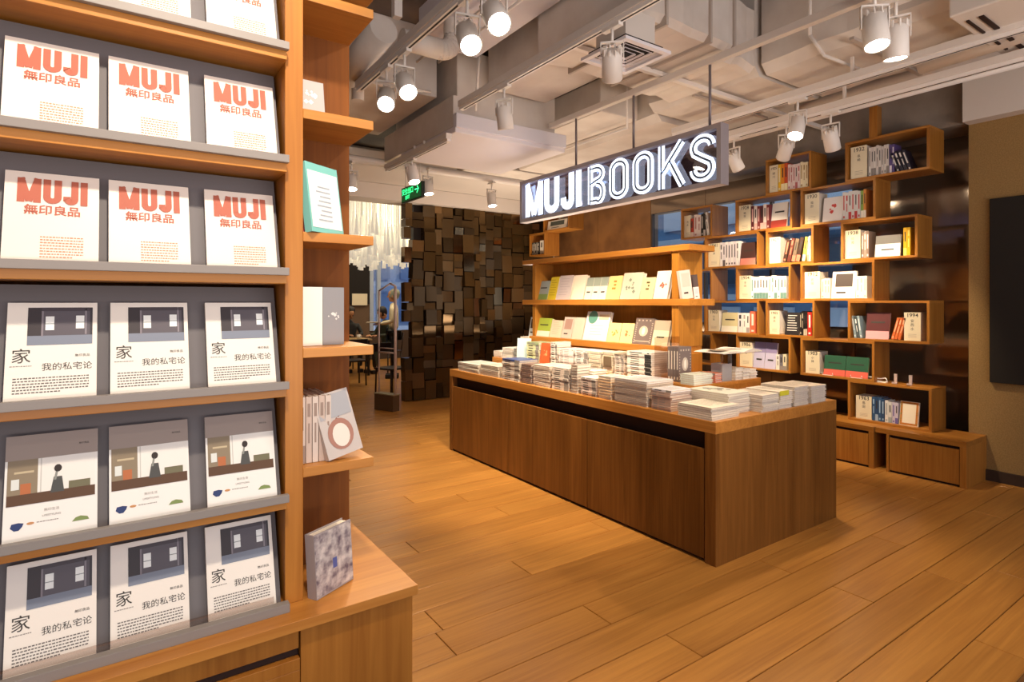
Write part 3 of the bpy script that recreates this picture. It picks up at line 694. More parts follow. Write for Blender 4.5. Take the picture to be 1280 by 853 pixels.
# side shelf goods
def sbook(px0, px1, pyt, zb, w, h, t, col, lab, style='plain', c2='#777777', tiltd=8, yaw=0, y=1.50, xc=None, group='books on the side shelves'):
    X0 = atY(px0, 300, y)[0]; X1 = atY(px1, 300, y)[0]
    return put_book(book_mesh(w, h, t, col, style, c2), ((X0 + X1)/2 if xc is None else xc, y, zb + .001), R(tiltd), R(yaw), lab, group)
put_book(book_mesh(.075, .10, .03, '#A9A6A4', 'figure', '#E4E0DC'), (.405, 1.50, SS2[1] + .001), R(10), R(2), 'small grey dotted book on the second side shelf', 'books on the side shelves')
put_book(book_mesh(.13, .18, .018, '#C8323A', 'plain'), (.40, 1.50, SS2[2] + .001), R(10), R(62), 'red book behind the mint edged one on a side shelf', 'books on the side shelves')
o = put_book(book_mesh(.115, .175, .022, '#7FC4BC', 'plain'), (.437, 1.455, SS2[2] + .001), R(8), R(32), 'mint edged white book leaning on the third side shelf', 'books on the side shelves')
b = MB(); quad(b, -.053, .053, .012, .155, plain('#F2F0EC', .4), -.0008)
for i in range(8): quad(b, -.03 + .006*(i % 3), .02, .03 + i*.012, .034 + i*.012, plain('#A8B0B8', .5), -.0014)
link('cover_drawing', b.mesh('cover_drawing'), o)
put_book(book_mesh(.06, .15, .10, '#EFE8DE', 'plain'), (.405, 1.50, SS2[3] + .001), 0, R(0), 'thick white book on the fourth side shelf', 'books on the side shelves')
put_book(book_mesh(.055, .15, .09, '#8E8C8E', 'figure', '#E0DCD8'), (.4665, 1.51, SS2[3] + .001), 0, R(0), 'grey boxed book with a white figure on fourth side shelf', 'books on the side shelves')
for i in range(5):
    put_book(book_mesh(.15, .165, .014, '#C9B4A6' if i % 2 else '#D4C4B8', 'lines', '#9A8478', '#9A8478', i), (.3845 + .016*i, 1.548, SS2[4] + .001), R(0), R(90), 'upright taupe magazine, %s from the left on the lowest side shelf' % ORD[i], 'magazines on the side shelves')
o = put_book(book_mesh(.10, .165, .02, '#C4BAB4', 'figure', '#8C6458'), (.485, 1.462, SS2[4] + .012), R(14), R(14), 'glossy magazine with a red round picture leaning on taupe magazines', 'magazines on the side shelves', roll=R(-9))
b = MB(); b.face([(.036*math.cos(t), -.0012, .055 + .04*math.sin(t)) for t in [i*math.pi/10 for i in range(20)]], plain('#A87868', .4)); b.face([(.024*math.cos(t), -.0018, .052 + .03*math.sin(t)) for t in [i*math.pi/10 for i in range(20)]], plain('#E4DCD0', .4)); b.face([(-.045, -.0012, .10), (.045, -.0012, .10), (.045, -.0012, .16), (-.045, -.0012, .16)], plain('#A8A8AC', .3))
link('cover_picture', b.mesh('cover_picture'), o)
pk = noisy('#6F6470', '#D6CCC8', 38, .25, 'picture_print')
o = put_book(book_mesh(.125, .155, .03, '#A79C9C'), (.452, 1.445, .777), R(4), R(28), 'shrink wrapped picture book standing on the low cabinet top')
b = MB(); quad(b, -.062, .062, .004, .152, pk, -.0008); quad(b, -.006, .008, .055, .08, plain('#5A64A0', .4), -.0014); link('cover_picture', b.mesh('cover_picture'), o)
put_book(book_mesh(.1, .12, .03, '#B8402E', 'band'), (.44, 1.54, SS2[0] + .001), R(0), R(0), 'red edged book on the topmost side shelf', 'books on the side shelves')
put_book(book_mesh(.1, .12, .03, '#B8402E', 'band'), (.44, 1.5, SS2[0] + .001), R(0), R(0), 'red edged book in front of its twin on topmost side shelf', 'books on the side shelves') if False else None

# ================================================================== DISPLAY TABLE
tbx = empty('display_table', (3.45, 3.6, 0)); tag(tbx, 'long teak display table loaded with stacks of books', 'table')
TX0, TX1, TY0, TY1, TH = 2.785, 4.13, 2.03, 5.19, .82
TWY, TWZ = wood(1, '#BE8440', '#9A6228', .36, 'table_top'), wood(2, '#8C5C28', '#623A12', .4, 'table_panel')
def T(name, x0, x1, y0, y1, z0, z1, m, bev=.002): return MB().box(x0 - 3.45, x1 - 3.45, y0 - 3.6, y1 - 3.6, z0, z1, m).build(name, tbx, bev)
T('tabletop', TX0, TX1, TY0, TY1, .752, .82, TWY)
T('end_panel', TX0, TX1, TY0, TY0 + .075, 0, .752, TWZ); T('end_panel', TX0, TX1, TY1 - .05, TY1, 0, .752, TWZ)
T('carcass', TX0 + .06, TX1 - .06, TY0 + .075, TY1 - .05, .02, .752, DARKIN, 0)
T('kick_strip', TX0 + .03, TX1 - .03, TY0 + .075, TY1 - .05, 0, .02, DARKIN, 0)
for (a, c) in ((2.108, 3.115), (3.115, 4.136), (4.136, 5.138)):
    T('door', TX0 + .004, TX0 + .026, a + .004, c - .004, .02, .652, TWZ, .001)
    T('door', TX1 - .026, TX1 - .004, a + .004, c - .004, .02, .652, TWZ, .001)
# riser on the table
rs = empty('table_riser', (3.49, 3.66, TH)); tag(rs, 'low orange wooden riser in the middle of the table', 'riser')
RW = wood(1, '#CE8C42', '#AE702A', .36, 'riser_oak')
MB().box(-.375, .37, -1.23, 1.24, .11, .13, RW).build('riser_top', rs, .002)
for q in ((-.375, -.355, -1.23, 1.24), (.35, .37, -1.23, 1.24), (-.355, .35, -1.23, -1.21), (-.355, .35, 1.22, 1.24)): MB().box(*q, 0, .11, RW).build('riser_side', rs, .001)
RZ = TH + .13
# rack on the riser
rk = empty('book_rack', (3.45, 3.8, RZ)); tag(rk, 'two tier orange wood book rack standing on the table riser', 'book rack')
RY, RZm = wood(1, '#CE8C42', '#AE702A', .36, 'riser_oak'), wood(2, '#C4863A', '#A06A26', .38, 'rack_oak')
def K(name, x0, x1, y0, y1, z0, z1, m, bev=.002): return MB().box(x0 - 3.45, x1 - 3.45, y0 - 3.8, y1 - 3.8, z0 - RZ, z1 - RZ, m).build(name, rk, bev)
K('top_board', 3.45, 3.75, 2.742, 4.848, 1.885, 1.93, RY)
K('shelf_board', 3.45, 3.75, 2.742, 4.848, 1.475, 1.525, RY)
K('lower_board', 3.43, 3.75, 2.86, 4.70, 1.105, 1.16, RY)
for (a, c) in ((1.525, 1.885), (1.16, 1.475), (RZ, 1.105)):
    K('end_panel', 3.47, 3.75, 2.855, 2.92, a, c, RZm); K('end_panel', 3.47, 3.75, 4.65, 4.70, a, c, RZm)
    K('back_board', 3.70, 3.72, 2.92, 4.65, a, c, RZm)
# rack books: px0, px1, top py, thickness, colour, style, second colour, words
def rack_item(px0, px1, pyt, zb, col, style, c2, words, x=3.50, t=.03, tl=15, n=1, grp='books on the table rack'):
    y0 = atX(px0, pyt, x + .03)[0]; y1 = atX(px1, pyt, x + .03)[0]
    hgt = atX((px0 + px1)/2, pyt, x + .03)[1] - zb; hgt = max(hgt, .05) / math.cos(R(tl))
    w_ = (y0 - y1)
    for k in range(n):
        put_book(book_mesh(w_ / n - .003, hgt, t, col, style, c2, None, k), (x, y0 - w_ * (k + .5) / n, zb + .001 + t*0), R(tl), FX, words if n == 1 else words + ', %s of the row' % ORD[k], grp)
Z1 = 1.525; Z0 = 1.16
for it in ((673.5, 686.5, 351.6, '#9DA9AC', 'band', '#7E9A5A', 'small grey green paperback at left of the upper rack shelf'),
           (686.7, 697, 346.4, '#D8C02E', 'lines', '#B09A20', 'yellow book on the upper rack shelf'),
           (697.5, 714.5, 344.5, '#CFC4C8', 'lines', '#BDB0B8', 'lilac grey book right of the yellow one'),
           (716, 731.5, 344, '#EFE6D4', 'plain', '#888888', 'blank cream book on the upper rack shelf')):
    rack_item(*it[:3], Z1, *it[3:])
rack_item(732.5, 759.5, 347, Z1, '#EDE8DE', 'top', '#98A49C', 'white book with grey green upper half on the rack', n=3)
rack_item(760, 777, 345, Z1, '#F0DC98', 'text', '#C49038', 'pale yellow book with orange writing on upper rack shelf')
rack_item(777.5, 802, 341, Z1, '#DCD4C4', 'figure', '#8A9484', 'patterned pale book with thick pages on upper rack shelf', t=.04, x=3.492)
rack_item(802.5, 818.5, 347, Z1, '#F2E2B0', 'text', '#6A5A30', 'cream yellow book with three dark characters on the rack')
rack_item(819, 837, 338.7, Z1, '#F2EEE8', 'figure', '#B8604C', 'tall white book with red picture beside the rack end panel')
put_book(book_mesh(.10, .215, .03, '#D6C8C4', 'pic', '#C6B8B0', None, 2), (3.51, 2.80, Z1 + .001), R(3), R(-12), 'pinkish book leaning outside the right end of the rack', 'books on the table rack', roll=R(-7))
put_book(book_mesh(.055, .185, .012, '#574A4A'), (3.63, 2.81, Z1 + .001), R(4), R(-8), 'dark slim book behind the pinkish one at rack end', 'books on the table rack', roll=R(-5))
put_book(book_mesh(.05, .09, .01, '#DCD8DC', 'pic', '#B8C4D0'), (3.60, 2.785, Z1 + .001), R(4), R(-8), 'small pale card book at the rack end', 'books on the table rack', roll=R(-5))
for it in ((672, 689, 398, '#A9BE4C', 'band', '#EDE8DC', 'green book with white foot on the lower rack shelf'),
           (689.5, 703.5, 400.6, '#DCCDB8', 'lines', '#C4B4A0', 'small beige book next to the green one'),
           (704, 716.5, 396.7, '#CBBDB6', 'pic', '#A88880', 'taupe book with small red picture on lower rack shelf'),
           (717, 730, 397.2, '#CFC4B8', 'plain', '#888888', 'taupe plain book beside the red picture one'),
           (731, 760.5, 390, '#EEEAEA', 'circle', '#5C9488', 'tall white book with teal circle on lower rack shelf'),
           (761, 776.5, 404, '#F2E0A0', 'figure', '#D89A4C', 'yellow flower book on the lower rack shelf, left one'),
           (777, 792.5, 404.5, '#F2E0A0', 'figure', '#C87848', 'yellow flower book on the lower rack shelf, right one'),
           (793, 816.5, 398, '#7C6E6C', 'ornate', '#CFC2B4', 'ornate grey brown book on the lower rack shelf'),
           (817, 837, 401, '#F0E8C8', 'top', '#CDB8A4', 'cream book with taupe top beside the end panel')):
    rack_item(*it[:3], Z0, *it[3:], x=3.48)
put_book(book_mesh(.10, .2, .03, '#DCE4E8', 'pic', '#50463E'), (3.50, 4.76, RZ + .2), R(10), FX, 'white framed book propped at the left end of the rack', 'books on the table rack')
bb = MB().box(3.42, 3.66, 4.702, 4.84, RZ, RZ + .198, PAGES); tag(bb.build('book_box'), 'pale box under the white framed book at left rack end', 'box')

# ------------------------------------------------------------------ stacks
def stack(xc, yc, zb, lx, ly, ttop, col, where, t=.018, style='lines', c2='#9A9490', jit=.004, yawbase=0, topcol=None, topstyle=None, group=None, spine=False):
    kd = 'magazine' if 'magazine' in where or t < .015 else 'book'
    n = max(1, int(round((ttop - zb) / t))); t = (ttop - zb) / n
    # local: x width -> ly (with yaw 90) ; z height -> lx
    me = book_mesh(ly, lx, t - .0006, col, 'plain', c2, c2, 1); mt = book_mesh(ly, lx, t - .0006, topcol or col, topstyle or style, c2, c2, 2)
    if spine: me = book_mesh(lx, ly, t - .0006, col, 'plain', c2, c2, 1); mt = book_mesh(lx, ly, t - .0006, topcol or col, topstyle or style, c2, c2, 2)
    for k in range(n):
        # lying: rotate x by -90 (cover up); height direction after = local +y ; then yaw
        top = k == n - 1
        o = link(kd, mt if top else me)
        o.rotation_euler = (R(-90), 0, (0 if spine else R(-90)) + yawbase + R(random.uniform(-1.2, 1.2)))
        off = Vector((0, (ly if spine else lx)/2, 0)); off.rotate(Matrix.Rotation(o.rotation_euler.z, 3, 'Z'))
        o.location = (xc - off.x + random.uniform(-jit, jit), yc - off.y + random.uniform(-jit, jit), zb + (k + 1) * t)
        if top: tag(o, 'topmost %s of ' % kd + where, kd, group or kd + 's stacked on the table')
        else: tag(o, '%s %s from the bottom of %s' % (ORD[k], kd, where), kd, group or kd + 's stacked on the table')
XF = 2.80
def fstack(px0, px1, pytop, col, where, lx=.21, t=.018, **kw):
    y0 = atX(px0, pytop, XF + .02)[0]; y1 = atX(px1, pytop, XF + .02)[0]; z = atX((px0 + px1)/2, pytop, XF + .02)[1]
    stack(XF + .015 + lx/2, (y0 + y1)/2, TH, lx, abs(y0 - y1) - .012, z, col, where, t, **kw)
fstack(573, 599, 454.5, '#E8E2D8', 'the low white magazine stack at far table end', .27, .012)
fstack(601, 624, 457, '#DED6CA', 'the low cream stack beside the far white magazines', .21, .014)
fstack(628, 650, 449.5, '#DAD0C8', 'the grey banded stack below the blue book', .2, .017, spine=True, topcol='#44548C', topstyle='plain')
fstack(652, 665, 455.5, '#7A5C54', 'the dark brown stack near the blue book', .16, .016)
fstack(667, 688, 457, '#E0D4CA', 'the white stack right of the dark brown one', .22, .016)
fstack(690, 712, 460, '#E0D4CA', 'the second white stack right of the brown one', .22, .016, spine=True)
fstack(714, 723, 456.5, '#AAA098', 'the narrow tall grey stack by the white box stack', .14, .02)
fstack(726, 746, 472, '#D6C4BC', 'the pinkish stack with a white top, mid table edge', .14, .017, spine=True, topcol='#E8E6E4')
fstack(748, 765, 470.5, '#D8B890', 'the tan coloured stack at the table edge', .15, .02, topcol='#E4DCD0')
fstack(768, 810, 475, '#C4B0A0', 'the broad beige stack at the front table edge', .26, .014, topcol='#E8E6EA')
fstack(814, 840, 487, '#C0A498', 'the low rosy stack left of the corner magazines', .2, .014, spine=True, topcol='#E4E0E8')
# second file behind the front edge
stack(3.0, 3.30, TH, .14, .2, .985, '#F0EEF0', 'the tall white stack behind the pinkish one', .02, topstyle='pic', c2='#8C98A4')
stack(3.02, 3.78, TH, .14, .24, .96, '#ECE4DC', 'the white stack in the second file of the table', .018)
# corner magazines
stack(2.925, 2.185, TH, .26, .24, .895, '#E2D6C8', 'the corner magazine stack nearest the camera', .0125, topcol='#E8E0D0')
stack(3.07, 2.47, TH, .10, .10, .93, '#F2E8E6', 'the white upright bundle behind the corner magazines', .02, topstyle='plain')
stack(3.14, 2.27, TH, .22, .30, .945, '#E0D8CC', 'the higher magazine stack behind the corner one', .014, topcol='#E4E0D4', topstyle='figure', c2='#7A7C74')
stack(3.355, 2.165, TH, .18, .24, .925, '#DCD2C6', 'the cream stack on the end edge beside corner magazines', .013)
stack(3.535, 2.17, TH, .15, .24, .93, '#E6DCD0', 'the pale stack with yellow strip on the end edge', .013)
b = MB().box(3.46, 3.56, 2.046, 2.0495, .905, .935, plain('#D8D23C', .5)); tag(b.build('price_strip'), 'yellow strip wrapped round the pale end stack', 'strip')
stack(3.72, 2.17, TH, .17, .24, .945, '#D4C8BC', 'the grey beige stack second from the right table corner', .013)
stack(3.925, 2.165, TH, .19, .24, .935, '#D8CCC0', 'the last stack at the right table corner', .013)
stack(3.66, 2.33, TH + .0, .16, .1, .965, '#ECE6E4', 'the white stack behind the end row', .013, topcol='#F0EEF0') if False else None
# riser stacks
def rstack(px0, px1, pytop, col, where, lx=.17, t=.018, x=3.135, **kw):
    y0 = atX(px0, pytop, x)[0]; y1 = atX(px1, pytop, x)[0]; z = atX((px0 + px1)/2, pytop, x)[1]
    stack(x + lx/2, (y0 + y1)/2, RZ, lx, abs(y0 - y1) - .01, z, col, where, t, **kw)
rstack(617, 627, 439, '#F0E6E2', 'the smallest white stack at the riser far end', .17, .014)
rstack(628, 641, 435, '#ECECEA', 'the white stack second from the riser far end', .17, .016)
rstack(642, 648, 436, '#9AA0A4', 'the narrow grey stack on the riser', .15, .014)
rstack(658, 674, 428, '#DCE0B4', 'the pale green stack on the riser', .16, .022, spine=True, topcol='#A8B890')
rstack(688, 697, 428, '#EAE4DE', 'the white stack right of the orange book', .16, .02, spine=True)
rstack(698, 717, 436.5, '#EEE4E4', 'the pinkish white stack on the riser', .18, .014, spine=True)
rstack(718, 734.5, 438, '#E8E4E4', 'the white stack in the middle of the riser', .18, .014, spine=True)
rstack(735.5, 751, 439.5, '#F0EADA', 'the cream stack on the riser', .18, .014)
rstack(752.5, 766, 440.5, '#E8DCC8', 'the cream stack with brown label on the riser', .18, .016)
rstack(767.5, 780, 443, '#DCD0C8', 'the taupe capped stack on the riser', .18, .016, spine=True, topcol='#8A7C70')
rstack(783.5, 815, 440, '#EDE8E2', 'the wide dotted white stack on the riser', .2, .016, spine=True, c2='#3A3A3A')
# printed labels on stack sides
o = MB().box(3.128, 3.131, *sorted((atX(754.5, 450, 3.13)[0], atX(764, 450, 3.13)[0])), RZ + .05, RZ + .13, plain('#6E5C48', .5)); tag(o.build('stack_label'), 'brown printed band on the cream riser stack', 'label')
put_book(book_mesh(.13, .21, .03, '#CDE8EA', 'plain'), (3.145, atX(653, 430, 3.14)[0], RZ + .001), R(6), R(-60), 'light aqua book standing on the riser', 'books stacked on the table')
o = put_book(book_mesh(.115, .185, .03, '#CC6038', 'figure', '#F0A070'), (3.14, atX(680.5, 430, 3.14)[0], RZ + .001), R(8), R(-80), 'orange book with swirl standing on the riser', 'books stacked on the table')
for k in range(4):
    put_book(book_mesh(.135, .24, .022, '#7C6E6C', 'ornate', '#CFC2B4', '#E8DED0', 3), (3.24 - k*.001, 2.63 + k*.0235 - .02, RZ + .001), 0, R(0), 'ornate grey brown book standing on the riser, %s from the front' % ORD[k], 'ornate books on the riser')
# right end of riser and table
stack(3.22, 2.50, RZ, .2, .11, 1.02, '#E6ECE0', 'the pale green stack at the riser corner', .014) 
stack(3.385, 2.5, RZ, .075, .11, 1.015, '#E8825C', 'the orange spined stack at the riser corner', .014, spine=True)
o = put_book(book_mesh(.13, .19, .012, '#B8432E'), (2.99, 2.49, TH + .05), 0, 0, 'red book lying flat before the riser corner', 'books stacked on the table'); o.rotation_euler = (R(-90), 0, R(-90))
stack(3.07, 2.62, TH, .09, .12, .868, '#E0B8A8', 'the low rosy pile under the flat red book', .016) if False else None
b = MB().box(2.98, 3.10, 2.40, 2.55, TH + .001, TH + .037, WHITE); tag(b.build('small_box'), 'small white box under the flat red book', 'box')
put_book(book_mesh(.11, .12, .09, '#A4A0A2'), (3.50, 2.46, RZ + .001), 0, 0, 'grey slipcase book under the magazine stand', 'books stacked on the table')
for i, xx in enumerate((3.63, 3.72, 3.80)):
    stack(xx, 2.52, RZ, .085, .14, 1.035 - .01*i, '#ECE8E2', 'the white block of books, %s under the magazine stand' % ORD[i], .024)
# magazine stand
ms = empty('magazine_stand', (3.60, 2.52, RZ)); tag(ms, 'small raised stand showing an open magazine at riser end', 'display stand')
MB().box(-.09, -.075, -.02, .0, .0, .19, ACRYL).build('post', ms); MB().box(-.02, .0, -.03, -.01, .085, .19, plain('#7A7876', .4, .6)).build('post', ms)
MB().box(-.18, .22, -.11, .10, .19, .196, ACRYL).build('plate', ms)
op = empty('open_magazine', (3.60, 2.52, RZ + .197)); tag(op, 'open magazine lying on the raised acrylic stand', 'magazine')
b = MB(); n = 8; prev = None
for i in range(-n, n + 1):
    x = i / n * .23; z = .004 + .018 * abs(math.sin(i / n * math.pi)) * (1 if i > 0 else .6) + (.0)
    if prev:
        b.face([(prev[0], -.12, prev[1]), (x, -.12, z), (x, .12, z), (prev[0], .12, prev[1])], WHITE); b.face([(prev[0], -.12, 0), (x, -.12, 0), (x, -.12, z), (prev[0], -.12, prev[1])], PAGES)
    prev = (x, z)
b.build('pages', op); b = MB()
for x0, x1, y0, y1, c in ((-.2, -.08, -.08, .04, '#A89888'), (-.06, -.02, -.09, .07, '#C8C0B8'), (.05, .12, -.06, .06, '#B8B0A8')): b.face([(x0, y0, .019), (x1, y0, .019), (x1, y1, .019), (x0, y1, .019)], plain(c, .5))
b.build('printed_pictures', op)
# acrylic dividers
for (px, z0_, hh, lab) in ((816, RZ, .3, 'clear acrylic divider between dotted stack and ornate books'), (724, TH, .19, 'clear acrylic divider beside the narrow grey stack')):
    yy = atX(px, 470, 2.9)[0] if z0_ == TH else 2.79
    b = MB().box((2.83 if z0_ == TH else 3.135), (3.1 if z0_ == TH else 3.4), yy - .002, yy + .002, z0_, z0_ + hh, ACRYL); tag(b.build('acrylic_divider'), lab, 'divider')

# ================================================================== CUBE BOOKCASE on the back wall
BXF = 5.78; PIT = .38; ZB = .375
CW = wood(1, '#B47A34', '#8C561E', .38, 'cube_teak_h'); CV = wood(2, '#B47A34', '#8C561E', .38, 'cube_teak_v')
CUBES = {'A1': (0, 2.045, 2.735, 'lowest cube'), 'B1': (1, 2.50, 3.20, 'right cube of row two'), 'B2': (1, 3.305, 3.945, 'middle cube of row two'),
 'C1': (2, 2.06, 2.735, 'right cube of row three'), 'C2': (2, 3.055, 3.585, 'middle cube of row three'), 'C3': (2, 3.665, 4.375, 'left cube of row three'),
 'D1': (3, 2.50, 3.20, 'right cube of row four'), 'D2': (3, 3.305, 3.95, 'middle cube of row four'), 'E1': (4, 2.15, 2.80, 'right cube of row five'), 'E2': (4, 3.065, 3.585, 'middle cube of row five'),
 'E3': (4, 3.668, 4.37, 'left cube of row five'), 'F1': (5, 2.49, 3.20, 'right cube of row six'), 'F2': (5, 3.29, 3.955, 'middle cube of row six'), 'F3': (5, 4.265, 4.72, 'left cube of row six'),
 'G1': (6, 2.06, 2.76, 'topmost right cube'), 'G2': (6, 3.09, 3.585, 'topmost left cube'), 'B3': (1, 4.27, 4.75, 'left cube of row two'), 'D3': (3, 4.27, 4.75, 'left cube of row four'),
 'Z1': (5, 7.49, 7.92, 'lower far cube past the rack'), 'Z2': (6, 6.88, 7.53, 'upper far cube past the rack'), 'Z3': (3, 7.9, 8.0, 'x')}
del CUBES['Z3']
for k, (r_, y0, y1, nm) in CUBES.items():
    z0 = ZB + PIT * r_; z1 = z0 + PIT; th = .022
    if r_ == 0: z1 = z0 + PIT
    c = empty('book_cube', (BXF, (y0 + y1)/2, z0)); tag(c, 'open teak ' + nm + ' on the mirror wall' + (', counted from the floor' if 'row' in nm else ''), 'shelf cube', 'stacked shelf cubes')
    hy = (y1 - y0)/2; hz = PIT
    MB().box(0, .31, -hy, hy, 0, th, CW).build('bottom_board', c, .0015); MB().box(0, .31, -hy, hy, hz - th, hz, CW).build('top_board', c, .0015)
    MB().box(0, .31, -hy, -hy + th, th, hz - th, CV).build('side_board', c, .0015); MB().box(0, .31, hy - th, hy, th, hz - th, CV).build('side_board', c, .0015)
# upright above the top row
tag(bx('upright_board', 5.79, 5.88, 2.48, 2.55, ZB + 7*PIT, 3.32, CV, None, .002), 'narrow teak upright rising from the top cube to the ceiling', 'board')
# base cabinets
def basecab(y0, y1, lab):
    c = empty('base_cabinet', (5.61, (y0 + y1)/2, 0)); tag(c, lab, 'cabinet', 'base cabinets under the cubes'); hy = (y1 - y0)/2
    MB().box(0, .47, -hy, hy, .33, .375, CW).build('cabinet_top', c, .002)
    MB().box(0, .47, -hy, -hy + .045, 0, .33, CV).build('side_panel', c, .001); MB().box(0, .47, hy - .02, hy, 0, .33, CV).build('side_panel', c, .001)
    MB().box(.03, .45, -hy + .045, hy - .02, .0, .33, DARKIN).build('carcass', c)
    MB().box(.006, .024, -hy + .05, hy - .024, .02, .305, CV).build('door', c, .001)
basecab(1.746, 2.35, 'low teak base cabinet at the right end beside the beige wall') if False else None
basecab(1.746, 2.33, 'low teak base cabinet nearest the beige wall')
basecab(2.43, 3.15, 'low teak base cabinet second from the beige wall')
basecab(3.16, 4.0, 'low teak base cabinet mostly hidden behind the table'); basecab(4.01, 4.85, 'low teak base cabinet at the far hidden end')
tag(bx('base_board', 5.625, 6.08, 2.332, 2.428, .33, .374, CW), 'short teak bridge board between the two nearest base cabinets', 'board')
# contents. kinds: F face-out, S spine-out row, B calendar block
def case_item(cube, kind, px0, px1, pyt, n, col, c2, words, style='band', lean=0):
    r_, ya, yb, nm = CUBES[cube]; zb = ZB + PIT * r_ + .0225; xf = 5.815
    y0 = atX(px0, pyt, xf)[0]; y1 = atX(px1, pyt, xf)[0]; z = atX((px0 + px1)/2, pyt, xf)[1]; h_ = min(max(z - zb, .1), PIT - .06); w_ = y0 - y1
    y0 = min(y0, yb - .024)
    if kind == 'B':
        o = put_book(book_mesh(w_, h_, .16, '#E6DABC'), (xf, y0 - w_/2, zb + .0005), 0, FX, 'cream year box printed %s in %s' % (col, nm), 'cream year boxes', 'year_box', 'box')
        e = -.0008
        if col: child('year_lettering', text_mesh(col, w_*.36, INK, bold=.0006), o, (0, e, h_*.84), R(90))
        for i, ch in enumerate(c2): child('title_character', text_mesh(ch, .030, INK), o, (0, e, h_*.66 - i*.036), R(90))
        b = MB()
        for i in range(3): quad(b, -w_*.25, w_*.25, h_*(.12 + i*.05), h_*(.135 + i*.05), plain('#B8AC94', .6), e)
        link('small_print', b.mesh('small_print'), o)
    elif kind == 'F':
        for k in range(n):
            wk = w_ / n
            put_book(book_mesh(wk - .004, h_ / math.cos(R(9)), .022, col, style, c2, None, k), (xf, y0 - wk*(k + .5), zb + .001), R(9), FX, words + ' in ' + nm + (', %s of its kind' % ORD[k] if n > 1 else ''), 'books in the cubes')
    else:
        cols = col.split(','); t_ = w_ / n
        for k in range(n):
            cc = cols[k % len(cols)]; hh = h_ * random.uniform(.95, 1.0); tt = t_ - .0012
            if lean: tt = t_ * .8
            o = put_book(book_mesh(.14, round(hh, 2), round(tt, 3), cc, 'plain', c2, c2, k % 3), (xf + .07, y0 - t_*(k + 1), zb + .001 + (abs(lean) > 0)*.003), R(lean), 0, '%s, %s from left, in %s' % (words, ORD[k], nm) if n > 1 else words + ' in ' + nm, 'books in the cubes')
C_ = case_item
C_('G1', 'B', 1063.5, 1083.7, 183, 1, '1932', '長崎', ''); C_('G1', 'S', 1085.5, 1111, 182, 8, '#D8D2CC,#CFC8C4', '#8A8480', 'pale grey book spine'); C_('G1', 'S', 1111.5, 1118, 180, 2, '#5A4A82', '#D8D0E0', 'purple book spine'); C_('G1', 'S', 1120, 1140, 186, 4, '#2E2A3A', '#E4E0DC', 'navy book leaning', lean=18)
C_('G2', 'B', 960.7, 971.6, 207, 1, '1925', '細川', ''); C_('G2', 'S', 972.2, 984.5, 204, 3, '#E4B42C,#E08A28,#C8502C', '#F0E0B0', 'yellow orange book spine'); C_('G2', 'S', 984.8, 1000, 205, 5, '#E0CCC8,#D8C0BC', '#B06060', 'pinkish white spine'); C_('G2', 'S', 1000.3, 1010, 202, 3, '#E4D8B8', '#A08050', 'cream book spine')
C_('F1', 'B', 1006, 1024, 242, 1, '1930', '福田', ''); C_('F1', 'F', 1027.5, 1052.5, 246, 1, '#E8E0DC', '#C8403A', 'white cover with red picture dots', 'figure'); C_('F1', 'S', 1053, 1075.5, 239, 6, '#D8D4D0', '#C04040', 'grey white spine with red foot'); C_('F1', 'S', 1076, 1082.5, 237, 2, '#8AA84C,#D88A3C', '#F0E8D8', 'green or orange spine')
C_('F2', 'B', 923, 937.5, 257, 1, '1928', '植草', ''); C_('F2', 'S', 938.8, 962, 256, 6, '#5A2228,#E0D4CC,#7A3030', '#D8B0A8', 'maroon or white spine'); C_('F2', 'F', 963, 983, 253, 1, '#E8E2DA', '#A03C30', 'white cover with red foot')
C_('F3', 'B', 853.5, 862, 270, 1, '', '茨木', ''); C_('F3', 'S', 863, 867, 272, 1, '#B84030', '#E8D0C0', 'red book spine'); C_('F3', 'S', 867.5, 876, 268, 2, '#E4D4CC', '#B08078', 'pale pink spine'); C_('F3', 'S', 876.4, 882, 266, 2, '#26221F', '#C8C0B8', 'black spine'); C_('F3', 'S', 883, 887, 265, 1, '#E4E0D8', '#8A8480', 'leaning white book', lean=8)
C_('E1', 'B', 1056.5, 1075.6, 288, 1, '1938', '佐藤', ''); C_('E1', 'S', 1076.6, 1086, 289, 3, '#8A7466,#A09084', '#ECE4DA', 'brown grey spine with white foot'); C_('E1', 'F', 1093, 1125, 294, 1, '#E6E2DC', '#6C6A66', 'grey topped white cover', 'top'); C_('E1', 'S', 1129, 1138, 284, 2, '#D8A818', '#F0D868', 'bright yellow spine')
C_('E2', 'B', 959.2, 972.5, 297, 1, '1927', '石井', ''); C_('E2', 'S', 977, 999, 298, 4, '#3E2A22,#5A3028,#6A5A4A', '#D07058', 'dark brown book leaning right', lean=-12); C_('E2', 'S', 1001.5, 1006, 297, 1, '#C8B44C', '#F0E8C0', 'leaning yellow green book', lean=-8); C_('E2', 'S', 1008.5, 1013.5, 295, 2, '#C8D0B8', '#8A9480', 'pale green spine')
C_('E3', 'B', 885.5, 899.5, 304.5, 1, '1941', '小津', ''); C_('E3', 'S', 900, 923.5, 302, 7, '#E2DCDC,#D4CCD4', '#5A545C', 'white lilac spine'); C_('E3', 'F', 924.5, 944, 303, 1, '#4A2E2A', '#C87C70', 'dark brown cover with pink foot')
C_('D1', 'B', 1006, 1025, 340, 1, '1912', '武田', ''); C_('D1', 'S', 1026.5, 1037.5, 348, 3, '#EAE2D4', '#B0A494', 'cream white spine'); C_('D1', 'F', 1038.5, 1069, 339, 1, '#EDE8E2', '#4A403C', 'white cover with dark lettered band', 'pic'); C_('D1', 'S', 1070, 1083.5, 344.5, 3, '#F2ECE0', '#C8C0B0', 'plain white spine')
